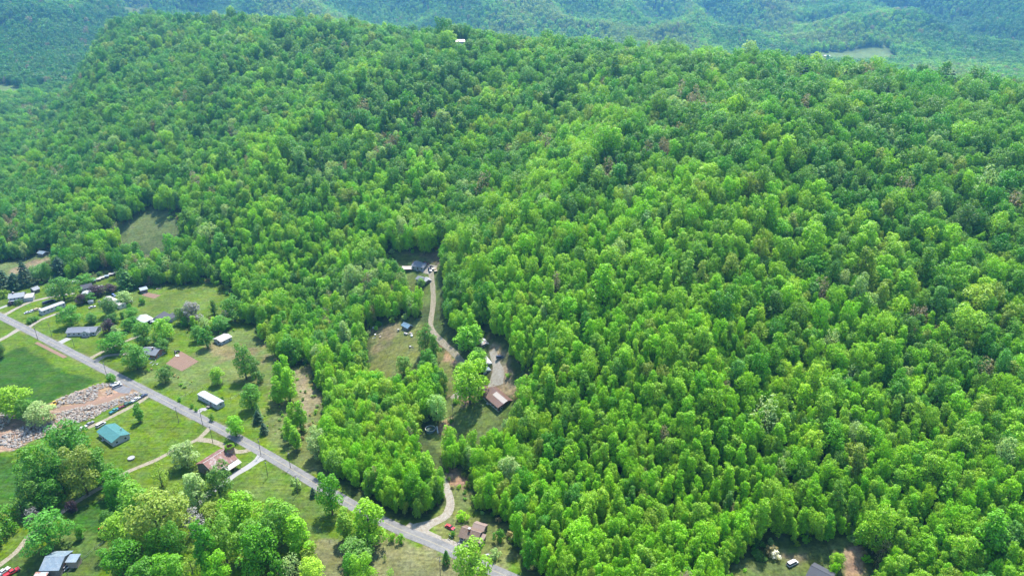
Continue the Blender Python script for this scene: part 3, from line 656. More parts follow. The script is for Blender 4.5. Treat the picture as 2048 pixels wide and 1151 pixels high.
# brown house on the spur
p, L_, W_ = house('brown_house', 'brown house with brown metal roof and one pale roof strip in the clearing', 'house', (984,766), (1015,792), 11.5, 2.9, 2.0, 'brown_siding', 'brown_metal', win=(5,4,3), doors=((XP, 2.2), (YM, -2)), found='block_wall', ov=.6, seams=18)
k = 2.0/5.75
mb = MB(); slab(mb, -2.6, L_/2+.6, -.25, 4.93+.16-k*.25, -2.9, 4.93+.16-k*2.9, .06); mb.build('pale_roof_strip', 'tan_metal', p)
body_walls(p, -L_/2-5.5, -L_/2-.01, -2.6, 6.0, 2.6, 1.1, 'brown_siding', 1.4); gable_roof(p, -L_/2-5.5, -L_/2-.3, -2.6, 6.0, 2.6, 1.1, 'brown_metal', .35, names='wing_roof_panel')
MB().box((0, W_/2+1.4, .1), (L_-1, 2.6, .2)).build('deck', 'old_wood', p)
for x in np.linspace(-L_/2+.8, L_/2-.8, 6): MB().box((float(x), W_/2+2.6, .4), (.12, .12, 1.7)).build('deck_post', 'frame_white', p)
MB().box((0, W_/2+2.6, 1.2), (L_-1.4, .1, .1)).build('deck_rail', 'frame_white', p)
# cottage by the road
p, L_, W_ = house('roadside_cottage', 'brown shingled cottage with brick chimney beside the road', 'house', (925,1054), (960,1065), 6.4, 2.5, 1.9, 'old_wood', 'brown_shingle', win=(3,2,1), doors=((YM, 1),), chimney=(-.6, -.5), found='block_wall', cap='pink_shingle')
body_walls(p, -1.0, 4.0, 5.2, 4.4, 2.3, 1.0, 'old_wood', 1.2); gable_roof(p, -1.0, 4.0, 5.2, 4.4, 2.3, 1.0, 'pink_shingle', .35, names='wing_roof_panel')
MB().box((L_/2+1.0, -.8, .8), (2.0, 4.2, 2.4)).build('side_wing', 'old_wood', p)
mb = MB(); slab(mb, L_/2+.02, L_/2+2.3, 1.6, 2.75, -3.2, 2.1, .12); mb.build('side_wing_roof', 'pink_shingle', p)
MB().box((-.5, -W_/2-1.2, .1), (L_-1.5, 2.2, .25)).build('porch_deck', 'old_wood', p)
for x in (-L_/2+1.2, -1, L_/2-2): MB().box((x, -W_/2-2.2, 1.0), (.12, .12, 2.2)).build('porch_post', 'frame_white', p)
MB().box((-.5, -W_/2-2.2, .75), (L_-1.5, .08, .1)).build('porch_rail', 'frame_white', p)
# house cut by the lower edge
p, L_, W_ = house('corner_house', 'dark roofed house cut by the bottom edge of the picture', 'house', (1624,1131), (1664,1152), 8.4, 2.7, 1.9, 'grey_siding', 'dark_shingle', win=(3,3,1), doors=((YM, 0),), found='block_wall')
# metal barn lower left
p, L_, W_ = house('metal_barn', 'blue grey metal barn with rusty wing in the lower left corner', 'barn', (92,1113), (128,1112), 9.5, 3.6, 2.0, 'old_wood', 'blue_metal', win=(0,0,0), ov=.4, seams=8)
mb = MB(); slab(mb, -L_/2-1.5, L_/2-3.5, -W_/2-.5, 3.1, -W_/2-6.2, 1.9, .12); mb.build('wing_roof', 'patched_metal', p)
MB().box((-2.4, -W_/2-3.2, .9), (L_-3, 5.2, 2.4)).build('wing', 'old_wood', p)
MB().box((L_/2+.06, -1, 1.6), (.1, 3.2, 3.2)).build('barn_door', 'door_dark', p)
MB().box((L_/2+2.3, 1.0, 1.5), (4.2, 3.2, 3.6)).build('feed_shed', 'log_wood', p)
mb = MB(); slab(mb, L_/2+.25, L_/2+4.7, -1.0, 3.42, 3.0, 3.9, .1); mb.build('feed_shed_roof', 'blue_metal', p)
# upper clearing
house('clearing_house', 'grey roofed house at the back of the upper clearing', 'house', (831,519), (850,521), 8.0, 2.8, 1.7, 'grey_siding', 'slate_shingle', L=9.5, win=(3,3,1), doors=((YM, 0),))
carport('carport', 'brown roofed open shed at the side of the upper clearing', 'shed', (804,530), (824,527), 6.0, 2.6, .8, 'tan_metal', back='old_wood', post='old_wood')
house('garden_shed', 'grey roofed shed on the lawn of the upper clearing', 'shed', (837,549), (848,553), 5.0, 2.6, 1.2, 'grey_siding', 'slate_shingle', win=(1,1,0), doors=((YM, 0),), keep=3)
house('garden_shed', 'small second shed beside the lane in the upper clearing', 'shed', (852,551), (857,557), 3.6, 2.4, .9, 'old_wood', 'grey_shingle', win=(0,1,0), doors=((YM, 0),), keep=3)
house('blue_shed', 'blue roofed hut at the top of the rough field', 'shed', (808,643), (820,648), 4.0, 2.3, 1.2, 'old_wood', 'blue_panel', win=(0,0,0), doors=((XP, 0),), keep=4)
p, L_, W_ = house('old_trailer', 'old trailer with patched rusty roof beside the gravel lane', 'trailer home', (972,698), (975,722), 4.4, 2.6, .4, 'cream_siding', 'patched_metal', win=(4,4,1), doors=((YP, 1),), ov=.15, wz=1.6, keep=4)
p, L_, W_ = house('slatted_shed', 'grey slatted shed below the patched roof trailer', 'shed', (973,723), (975,734), 4.6, 2.4, .5, 'grey_siding', 'blue_metal', L=5.2, win=(1,1,0), doors=((XP, 0),), ov=.2, keep=3, seams=7)
p, L_, W_ = house('scrap_shed', 'small pale metal shed among trees above the patched roof trailer', 'shed', (965,672), (971,683), 4.0, 2.2, .6, 'old_wood', 'patched_metal', win=(0,0,0), doors=((YP, 0),), keep=3)
house('field_shed', 'small blue grey shed at the top corner of the far left field', 'shed', (79,500), (90,502), 5.0, 2.6, 1.1, 'old_wood', 'blue_metal', win=(0,0,0), keep=5)
# ridge and far buildings
cx_, cy_ = KNOLL
p = thing('ridge_house', 'white house showing through the trees on the ridge top', 'house', (cx_, cy_, hz(cx_, cy_)+.6), .15)
MB().prism([(-4, -3), (4, -3), (4, 4.6), (0, 6.8), (-4, 4.6)], -5.5, 5.5).build('wall', 'frame_white', p); gable_roof(p, -5.5, 5.5, 0, 8, 4.6, 2.2, 'white_metal', .4)
for x in (-3.4, 0, 3.4): window(p, YM, x, 2.6, 1.0, 1.1, 4)
p.scale = (.85, .85, .85); KEEPOUT += [(cx_*k, cy_*k, 11) for k in (1, .985, .97, .955)]
for a, b, W, rf, lb in [((1706,121),(1722,121),9,'grey_shingle','grey farm building on the pasture beyond the ridge'), ((1708,117),(1719,117),7,'dark_shingle','dark roofed farm shed behind the grey farm building beyond the ridge'),
                        ((1648,110),(1660,110),9,'tan_metal','tan barn at the left end of the pasture beyond the ridge'), ((4,187),(12,186),9,'grey_shingle','house in the side valley at the upper left edge'),
                        ((23,192),(31,191),9,'white_metal','white roofed barn in the side valley at the upper left'), ((163,3),(169,3),12,'white_metal','tiny white house on the far hillside at the top left'),
                        ((171,6),(175,6),12,'white_metal','second tiny white building on the far hillside at the top left')]:
    house('far_house', lb, 'house', a, b, W, 3.2, 2, 'white_siding', rf, win=(3,0,1), keep=16, wsize=(1.3, 1.3))
# ------------------------------------------------------------------ vehicles
PROTO = {}
def wheel(p, x, y, r):
    w = MB().tube([(x, y-.11, r), (x, y+.11, r)], r, 14).build('wheel', 'tyre', p)
    s = 1 if y > 0 else -1
    MB().tube([(x, y+s*.10, r), (x, y+s*.125, r)], r*.6, 10).build('rim', 'steel', w)
def loft(mb, secs):
    """rectangular sections along z: (z, x0, x1, half width)"""
    vs = []
    for z, x0, x1, hw in secs: vs += [(x0, -hw, z), (x1, -hw, z), (x1, hw, z), (x0, hw, z)]
    fs = [(3,2,1,0), tuple(range(len(vs)-4, len(vs)))]
    for i in range(len(secs)-1):
        for k in range(4): fs.append((i*4+k, i*4+(k+1) % 4, i*4+4+(k+1) % 4, i*4+4+k))
    return mb.add(vs, fs)
def make_car(kind):
    p = thing('car', 'x', 'car', (0, 0, 0))
    L = dict(sedan=4.6, suv=4.6, pickup=5.6, van=5.2)[kind]; hw = .90 if kind in ('sedan', 'suv') else .98
    up = dict(sedan=0, suv=.15, pickup=.18, van=.1)[kind]; x0, x1 = -L/2, L/2
    hood = .82+up; r = .33 if kind == 'sedan' else .38
    body = MB(); loft(body, [(.24+up*.6, x0+.15, x1-.15, hw-.06), (.45+up*.6, x0, x1, hw), (hood-.08, x0+.03, x1-.04, hw), (hood, x0+.12, x1-.22, hw-.07)])
    if kind == 'pickup':
        loft(body, [(hood-.02, x0+.06, x0+.16, hw-.04), (hood+.2, x0+.06, x0+.16, hw-.04)])
        for s in (-1, 1): body.box((x0+1.25, s*(hw-.08), hood+.09), (2.2, .1, .24))
    body.build('body', 'paint_white', p)
    g0, g1 = dict(sedan=(x0+.55, x1-1.15), suv=(x0+.12, x1-1.2), pickup=(x0+2.25, x1-1.35), van=(x0+.1, x1-.75))[kind]
    top = hood+dict(sedan=.52, suv=.62, pickup=.66, van=.95)[kind]
    sl0 = dict(sedan=.62, suv=.25, pickup=.12, van=.1)[kind]; sl1 = dict(sedan=.75, suv=.7, pickup=.6, van=.65)[kind]
    loft(MB(), [(hood-.01, g0, g1, hw-.10), (top, g0+sl0, g1-sl1, hw-.24)]).build('window_glass', 'glass_pane', p)
    loft(MB(), [(top+.002, g0+sl0-.03, g1-sl1+.03, hw-.23), (top+.06, g0+sl0+.08, g1-sl1-.08, hw-.32)]).build('roof', 'paint_white', p)
    for x in (x0+.85, x1-.85):
        for s in (-1, 1): wheel(p, x, s*(hw-.06), r)
    for s in (-1, 1):
        MB().box((x1-.01, s*(hw-.22), hood-.17), (.08, .3, .14)).build('headlight', 'lamp_glass', p)
        MB().box((x0+.0, s*(hw-.2), hood-.15), (.08, .24, .16)).build('tail_light', 'tail_glass', p)
    for x in (x0-.02, x1+.02): MB().box((x, 0, .48+up*.6), (.12, hw*1.8, .16)).build('bumper', 'junk_grey', p)
    return p
CMAP = None
USED = set()
def car(kind, colour, u, v, d, label, name='parked_car', cat='car'):
    global CMAP
    if kind not in PROTO: PROTO[kind] = make_car(kind); CMAP = children_map()
    if kind in USED: p = copy_tree(PROTO[kind], CMAP)
    else: p = PROTO[kind]; USED.add(kind)
    a, b = at(u-d[0], v-d[1]), at(u+d[0], v+d[1]); c = (a+b)/2
    p.name = name; p.location = (c.x, c.y, max(hz(c.x, c.y), (a.z+b.z)/2)+.06); dd = b-a
    p.rotation_euler = (0, 0, math.atan2(dd.y, dd.x)); tag(p, label, cat, 'vehicles parked about the valley')
    for k in [o for o in bpy.data.objects if o.parent == p and o.name.split('.')[0] in ('body', 'roof')]:
        k.material_slots[0].link = 'OBJECT'; k.material_slots[0].material = MATS['paint_'+colour]
    KEEPOUT.append((c.x, c.y, 5))
T = (6, -3.6)
car('sedan', 'navy', 287, 793, T, 'dark blue car nearest the road in the row on the grass track')
car('pickup', 'white', 272, 800.5, T, 'white pickup second from the road in the row on the grass track', 'pickup_truck', 'pickup truck')
car('suv', 'green', 256, 809, T, 'dark green car between the white pickup and the maroon car')
car('sedan', 'maroon', 242, 816, T, 'maroon car between the dark green and the teal car')
car('pickup', 'teal', 229, 823, T, 'teal pickup at the lower end of the row on the grass track', 'pickup_truck', 'pickup truck')
car('sedan', 'grey', 180, 848, T, 'grey car standing apart at the lower end of the rock yard')
car('sedan', 'white', 166, 857, T, 'white car half under the dark trees below the rock yard')
car('van', 'white', 202, 851, T, 'white van close to the teal roofed house', 'parked_van', 'van')
car('pickup', 'white', 231, 769, (6,-2.4), 'white truck left of the pair where the rock yard meets the road', 'pickup_truck', 'pickup truck')
car('van', 'silver', 235, 773, (6,-2.4), 'silver van right of the pair where the rock yard meets the road', 'parked_van', 'van')
car('sedan', 'silver', 56, 626, (4,-1.2), 'silver car farthest from the long white trailer home')
car('sedan', 'white', 66, 622.5, (4,-1.2), 'white car in the middle of three at the long trailer home')
car('suv', 'tan', 75, 620, (4,-1.2), 'tan car nearest the end of the long white trailer home')
car('van', 'navy', 93, 606.5, (5,-1.6), 'dark blue van behind the long white trailer home, the left one', 'parked_van', 'van')
car('van', 'black', 103, 603.5, (5,-1.6), 'black van behind the long white trailer home, the right one', 'parked_van', 'van')
car('sedan', 'white', 102, 579, (5,-1.5), 'white car beside the big dark tree near the farmhouse')
car('sedan', 'black', 64, 597, (4,-1.6), 'black car on the grass below the white farmhouse')
car('sedan', 'red', 172, 670, (4,-.4), 'red car in front of the slate blue ranch house')
car('suv', 'blue', 228, 592, (4,2), 'blue car behind the trailer home under the garden trees')
car('van', 'white', 241, 584, (4,-2.4), 'white van beside the pale garden tree', 'parked_van', 'van')
car('sedan', 'white', 185, 615, (4,-1), 'white car on the grass beside the hedge row')
car('pickup', 'navy', 190, 578, (5,-2), 'dark blue pickup right of the small dark roofed house', 'pickup_truck', 'pickup truck')
car('sedan', 'white', 200, 574, (4,-1.4), 'white car at the end of the small hut lawn')
car('van', 'white', 152, 565, (4,-1), 'white van at the wood edge near the huts', 'parked_van', 'van')
car('van', 'white', 280, 677, (4,-2.6), 'white camper on the drive behind the brick house', 'camper', 'camper')
car('sedan', 'red', 831, 527, (3,1.2), 'red car left of the grey roofed house in the upper clearing')
car('suv', 'maroon', 852, 528, (3,.6), 'dark red car right of the grey roofed house in the upper clearing')
car('pickup', 'black', 864, 536.5, (1.5,2.4), 'black pickup behind the navy car on the upper gravel apron', 'pickup_truck', 'pickup truck')
car('suv', 'navy', 860, 541, (1.5,2.4), 'navy car in the middle of the upper gravel apron')
car('pickup', 'tan', 871, 541, (.6,3), 'tan and white truck at the right of the upper gravel apron', 'pickup_truck', 'pickup truck')
car('suv', 'navy', 1000, 716, (3,-1.6), 'dark blue car alone at the wood edge by the gravel lane')
car('sedan', 'red', 900, 1055, (5,2.6), 'red car beside the brown cottage')
car('sedan', 'red', 208, 1059, (5,1.8), 'red car on the grass beside the lower left trees')
car('van', 'silver', 135, 1133, (4,-4), 'grey van beside the blue metal barn', 'parked_van', 'van')
car('pickup', 'white', 6, 1146, (6,-4.5), 'white truck cut by the lower left corner', 'pickup_truck', 'pickup truck')
car('pickup', 'red', 24, 1146, (6,-3.5), 'red pickup in the lower left corner', 'pickup_truck', 'pickup truck')
car('van', 'white', 1584, 1128, (4,-2), 'white van on the dirt beside the dark roofed corner house', 'parked_van', 'van')

# digger, pool, poles and yard things
c = at(109, 812)
p = thing('excavator', 'small yellow excavator at the end of the boulder heaps', 'excavator', (c.x, c.y, c.z+.05), .6)
for s in (-1, 1): MB().prism([(-1.5, .1), (-1.2, 0), (1.2, 0), (1.5, .1), (1.6, .4), (1.3, .75), (-1.3, .75), (-1.6, .4)], s*.95-.25, s*.95+.25, 'y').build('track', 'tyre', p)
MB().box((-.2, 0, 1.25), (2.6, 2.2, .9)).build('body', 'digger_yellow', p)
cab = MB().box((.5, .6, 2.2), (1.2, .9, 1.1)).build('cab', 'glass_pane', p); MB().box((.5, .6, 2.8), (1.3, 1.0, .1)).build('cab_roof', 'digger_yellow', cab)
MB().tube([(1.0, -.3, 1.3), (2.4, -.3, 3.2), (3.8, -.3, 3.4)], [.26, .24, .2], 6).build('boom', 'digger_yellow', p)
MB().tube([(3.8, -.3, 3.4), (4.6, -.3, 1.4)], [.2, .14], 6).build('arm', 'digger_yellow', p)
MB().prism([(4.2, .3), (5.0, .4), (5.0, 1.2), (4.5, 1.4)], -.8, .2, 'y').build('bucket', 'junk_grey', p)
c = at(861, 860)
p = thing('round_pool', 'round above ground pool with pale rim at the foot of the lawn', 'pool', (c.x, c.y, c.z))
R, n = 2.55, 18
for k in range(n):
    a_ = 2*math.pi*(k+.5)/n; MB().box((R*math.cos(a_), R*math.sin(a_), .35), (2*R*math.tan(math.pi/n)*.99, .07, 1.7), a_+math.pi/2).build('wall_panel', 'blue_panel', p)
MB().tube([(R*1.03*math.cos(k*2*math.pi/36), R*1.03*math.sin(k*2*math.pi/36), 1.24) for k in range(37)], .13, 6).build('rim', 'tarp', p)
MB().prism([((R-.12)*math.cos(k*2*math.pi/36), (R-.12)*math.sin(k*2*math.pi/36)) for k in range(36)], .2, .85, 'z').build('water', 'pool_water', p)
KEEPOUT += [(c.x*k, c.y*k, 8) for k in (1, .97, .94, .91)]
c = at(875, 862)
p = thing('pool_slide', 'grey slide and ladder standing right of the round pool', 'slide', (c.x, c.y, c.z), -1.3)
MB().tube([(-1.6, 0, 2.1), (-.4, 0, 1.7), (1.0, 0, .7), (2.2, 0, .35)], .38, 7).build('chute', 'steel', p)
for s in (-.35, .35): MB().tube([(-2.2, s, -.2), (-1.5, s, 2.6)], .05, 6).build('ladder_rail', 'steel', p)
for k in range(5): MB().tube([(-2.1+.13*k, -.35, .2+.42*k), (-2.1+.13*k, .35, .2+.42*k)], .035, 5).build('rung', 'steel', p)
def pole(top, bot, label, h=10.5, arm=True):
    c = at(*bot)
    p = thing('utility_pole', label, 'utility pole', (c.x, c.y, c.z), math.atan2(NX, NY)+math.pi/2, 'utility poles along the valley')
    MB().tube([(0, 0, -.6), (0, 0, h*.5), (0, 0, h)], [.14, .12, .09], 8).build('shaft', 'pole_wood', p)
    if arm:
        MB().box((.12, 0, h-.5), (.1, 2.2, .12)).build('crossarm', 'pole_wood', p)
        for y in (-1, 0, 1): MB().tube([(.12, y, h-.44), (.12, y, h-.22)], .06, 6).build('insulator', 'steel', p)
        MB().tube([(-.3, 0, h-2.2), (-.3, 0, h-1.3)], .22, 10).build('transformer', 'junk_grey', p)
    KEEPOUT.append((c.x, c.y, 3))
    return Vector((c.x, c.y, c.z+h-.3))
ROADP = [pole((0,0), b, l) for b, l in [((76,679), 'utility pole by the side lane crossing at the far left'), ((149,694), 'utility pole below the concrete pad of the ranch house'), ((214,752), 'utility pole at the edge of the dark green field'),
         ((358,846), 'utility pole in the lawn above the white trailer home road'), ((426,886), 'utility pole behind the red barn where the farm track starts'), ((536,954), 'utility pole on the lawn just beyond the concrete drive'),
         ((596,986), 'utility pole beside the round clipped bush'), ((881,1152), 'utility pole in the dry field at the bottom edge')]]
P2 = [pole((0,0), b, l) for b, l in [((104,672), 'utility pole left of the slate blue ranch house'), ((406,852), 'utility pole at the roadside below the white trailer home'), ((522,910), 'utility pole on the far roadside across from the barn'), ((581,935), 'utility pole at the foot of the brushy bank'),
      ((916,1121), 'utility pole at the roadside below the brown cottage'), ((906,842), 'utility pole in the lawn below the brown house')]]
def wire(a, b, label, sag=1.2, r=.032):
    mb = MB(); mb.tube([a.lerp(b, k/14)-Vector((0, 0, sag*4*(k/14)*(1-k/14))) for k in range(15)], r, 4)
    tag(mb.build('power_cable', 'cable'), label, 'cable', 'power cables')
for i in range(len(ROADP)-2): wire(ROADP[i], ROADP[i+1], 'thin power cable between the utility poles along the road')
wire(P2[4], P2[5], 'thin power cable rising from the cottage pole to the lawn pole', 2.5)
wire(P2[5], at(972, 720, 5)+Vector((0, 0, 5)), 'thin power cable from the lawn pole up to the old trailer', 2)
# huts in a row at the wood edge
for i, (u, v) in enumerate([(188,564), (198,561), (205,558), (214,555), (223,551), (232,549)]):
    c = at(u, v); p = thing('animal_hut', 'low dark hut with pale sloping roof in the row at the wood edge', 'hut', (c.x, c.y, c.z), .45, 'row of huts at the wood edge')
    MB().box((0, 0, .7), (2.9, 2.1, 1.8)).build('wall', 'old_wood', p)
    mb = MB(); slab(mb, -1.75, 1.75, 1.3, 1.95, -1.35, 1.62, .1); mb.build('roof', 'rust_light' if i % 3 else 'blue_metal', p)
    MB().box((0, -1.07, .55), (.8, .08, 1.1)).build('door', 'door_dark', p)
c = at(183, 606); p = thing('garden_shed', 'tiny white shed beside the dark bushes', 'shed', (c.x, c.y, c.z), .3)
MB().prism([(-1.3, -.3), (1.3, -.3), (1.3, 1.9), (0, 2.6), (-1.3, 1.9)], -1.6, 1.6).build('wall', 'white_siding', p); gable_roof(p, -1.6, 1.6, 0, 2.6, 1.9, .7, 'white_metal', .2)
c = at(183, 670); p = thing('patio_umbrella', 'pale blue patio umbrella beside the red car', 'umbrella', (c.x, c.y, c.z))
MB().tube([(0, 0, 0), (0, 0, 2.5)], .04, 6).build('pole', 'steel', p)
for k in range(8):
    a0, a1 = k*math.pi/4, (k+1)*math.pi/4
    MB().add([(0, 0, 2.6), (1.4*math.cos(a0), 1.4*math.sin(a0), 2.05), (1.4*math.cos(a1), 1.4*math.sin(a1), 2.05), (0, 0, 2.54), (1.4*math.cos(a0), 1.4*math.sin(a0), 1.99), (1.4*math.cos(a1), 1.4*math.sin(a1), 1.99)], [(0,1,2),(3,5,4),(1,4,5,2)]).build('canopy_panel', 'tarp_blue' if k % 2 else 'tarp', p)
c = at(353, 711); d = MB(); q_ = [at(351,709.5), at(357,709.5), at(359,712.5), at(352,713)]
d.add([(p_.x, p_.y, hz(p_.x, p_.y)+.14) for p_ in q_]+[(p_.x, p_.y, hz(p_.x, p_.y)+.40) for p_ in q_], [(3,2,1,0),(4,5,6,7),(0,1,5,4),(1,2,6,5),(2,3,7,6),(3,0,4,7)])
tag(d.build('tarpaulin', 'tarp'), 'white tarpaulin lying on the tilled plot', 'tarpaulin')
def tractor(u, v, rz, label, colour):
    c = at(u, v); p = thing('tractor', label, 'tractor', (c.x, c.y, c.z+.04), rz)
    MB().box((.7, 0, 1.05), (1.9, .8, .8)).build('hood', colour, p); MB().box((-.6, 0, .95), (1.0, 1.0, .5)).build('seat_deck', 'junk_grey', p)
    for s in (-1, 1):
        wheel(p, -.8, s*.85, .75); wheel(p, 1.3, s*.7, .42)
    MB().tube([(-1.0, -.5, 1.2), (-1.0, -.5, 2.4), (-1.0, .5, 2.4), (-1.0, .5, 1.2)], .05, 6).build('roll_bar', 'junk_grey', p)
tractor(354, 705, .5, 'dark tractor at the upper edge of the tilled plot', 'paint_black')
tractor(852, 668, 1.2, 'small tractor in the rough field below the lane', 'paint_red')
def junk(u, v, n, r, label):
    c = at(u, v); p = thing('scrap_pile', label, 'scrap pile', (c.x, c.y, c.z), random.random()*3)
    for k in range(n):
        x, y = random.gauss(0, r*.4), random.gauss(0, r*.4); s = random.uniform(.5, 1.3)
        m_ = random.choice(['junk_grey', 'tarp', 'old_wood', 'rust_light', 'steel', 'log_wood'])
        if random.random() < .4: MB().tube([(x-s, y, .2), (x+s, y+random.uniform(-.6, .6), .3+random.random()*.4)], .13, 6).build('pipe', m_, p)
        else: MB().box((x, y, s*.28), (s*1.3, s, s*.6), random.random()*3).build('crate', m_, p)
for a in [(760,672,9,5,'scrap and timber heaped at the left edge of the rough field'), (806,660,6,3,'pale odds and ends below the blue roofed hut'), (820,668,8,4,'scrap heap in the middle of the rough field top'), (822,693,5,2,'single dark scrap heap in the rough field'),
          (748,656,6,3,'scrap by the wood corner of the rough field'), (287,579,7,3,'clutter stacked around the metal roofed shed'), (318,577,5,3,'light clutter right of the metal roofed shed'), (263,602,6,2.5,'brownish brush pile beside the garden trees'),
          (310,726,7,4,'scrap and stones between brick house and tilled plot'), (899,1074,3,1.5,'white odds and ends on the cottage lawn'), (965,690,8,4,'scrap along the old trailer'), (1516,1112,3,1.2,'reddish odds and ends at the bottom wood edge'), (980,1108,6,4,'timber and scrap right of the cottage yard')]: junk(*a)
c = at(263, 917); p = thing('well_cover', 'round grey stone well cover in the lawn below the teal roofed house', 'well', (c.x, c.y, c.z))
MB().tube([(0, 0, -.3), (0, 0, .7)], 1.5, 16).build('wall', 'rock_grey', p); MB().tube([(0, 0, .7), (0, 0, .82)], 1.65, 16).build('lid', 'junk_grey', p)
# fence of the trailer home garden
def fence(px, label, step=3.2, rail=True):
    P = [at(*q) for q in px]; p = thing('wire_fence', label, 'fence', tuple(P[0])); o0 = P[0]
    pts = []
    for a, b in zip(P[:-1], P[1:]):
        n = max(1, int((b-a).length/step)); pts += [a.lerp(b, k/n) for k in range(n)]
    pts.append(P[-1])
    for q in pts: MB().box((q.x-o0.x, q.y-o0.y, hz(q.x, q.y)-o0.z+.55), (.12, .12, 1.5)).build('post', 'pole_wood', p)
    for z in (.5, 1.1):
        MB().tube([(q.x-o0.x, q.y-o0.y, hz(q.x, q.y)-o0.z+z) for q in pts], .025, 4).build('wire', 'steel', p)
fence([(358,798),(385,784),(405,777),(424,770),(430,770)], 'wire fence along the meadow edge above the white trailer home')
fence([(445,803),(462,798),(478,790),(488,783)], 'short wire fence right of the white trailer home')
fence([(135,1148),(165,1120),(190,1098),(208,1086)], 'wire fence running up the lawn from the blue metal barn')
fence([(632,1083),(660,1085),(690,1078)], 'wire fence at the upper edge of the dry field')

# ------------------------------------------------------------------ boulders of the rock yard
import bmesh
ROCKM = []
for k in range(9):
    bm = bmesh.new(); bmesh.ops.create_icosphere(bm, subdivisions=1, radius=.5)
    sx, sy, sz = random.uniform(.8, 1.4), random.uniform(.7, 1.0), random.uniform(.5, .85)
    for v in bm.verts: f = random.uniform(.78, 1.2); v.co = Vector((v.co.x*sx*f, v.co.y*sy*f, v.co.z*sz*f))
    me = bpy.data.meshes.new('boulder'); bm.to_mesh(me); bm.free(); me.materials.append(MATS[['rock_tan', 'rock_grey', 'rock_pink'][k % 3]]); ROCKM.append(me)
z3 = lambda pts: wpoly([(x/5.115, 720+y/5.115) for x, y in pts])
PILES = [('of the heap along the green field', z3([(540,420),(700,350),(900,290),(1000,240),(1170,225),(1175,262),(1060,278),(1000,312),(1000,390),(860,440),(640,452),(590,492),(540,485)])),
         ('of the heap beside the white truck', z3([(1090,300),(1150,308),(1162,352),(1090,357)])),
         ('of the broad heap beside parked cars', z3([(1400,330),(1460,342),(1300,425),(1100,505),(960,595),(800,645),(690,662),(560,610),(560,545),(700,512),(900,462),(1100,432),(1200,392)])),
         ('of the heap beside the dark trees', z3([(0,785),(200,690),(330,645),(560,622),(600,680),(500,745),(430,795),(280,835),(240,872),(130,930),(110,900),(0,872)])),
         ('of the leftmost heap', z3([(-60,520),(0,530),(130,560),(100,640),(40,690),(0,722),(-60,740)]))]
cand = []
for where, pl in PILES:
    (x0, y0), (x1, y1) = pl.min(0), pl.max(0); n = int((x1-x0)*(y1-y0)/.48)
    x, y = rng.uniform(x0, x1, n), rng.uniform(y0, y1, n); ok = inside(pl, x, y)
    e = edge_dist(pl, x, y)
    for a, b, d in zip(x[ok], y[ok], e[ok]): cand.append((random.uniform(.32, .68)*random.choice((.7, .8, 1, 1.2, 1.8)), a, b, min(d*.22, .8), where))
cand.sort(key=lambda c: -c[0]/np.hypot(c[1], c[2]))
rest = MB(); rmats = []
for i, (s, x, y, lift, where) in enumerate(cand):
    z = hz(x, y)+s*.22+lift*random.random()
    if i < 300:
        o = link('boulder', ROCKM[i % 9]); o.location = (x, y, z); o.rotation_euler = (random.uniform(-.5, .5), random.uniform(-.5, .5), random.random()*6); o.scale = (s*1.5,)*3
        px_ = [q_[1] for q_ in cand if q_[4] == where]; f_ = (x-min(px_))/(max(px_)-min(px_)+.01)
        end = 'at the left end' if f_ < .25 else 'left of the middle' if f_ < .5 else 'right of the middle' if f_ < .75 else 'at the right end'
        tag(o, f"{'large' if s > 1.0 else 'smaller'} {['tan', 'grey', 'pinkish'][i % 9 % 3]} boulder {end} {where}", 'boulder', 'boulders '+where)
    else:
        a_, me = random.random()*6, ROCKM[i % 9]; ca_, sa = math.cos(a_)*s*1.4, math.sin(a_)*s*1.4; n0 = len(rest.f)
        rest.add([(x+v.co.x*ca_-v.co.y*sa, y+v.co.x*sa+v.co.y*ca_, z+v.co.z*s*1.4) for v in me.vertices], [tuple(q.vertices) for q in me.polygons])
        rmats += [i % 3]*(len(rest.f)-n0)
me = rest.mesh('rubble', 'rock_tan', 'rock_grey', 'rock_pink'); me.polygons.foreach_set('material_index', rmats)
tag(link('rubble', me), 'smaller tan and grey rocks filling the heaps of the rock yard', None, None, 'stuff')

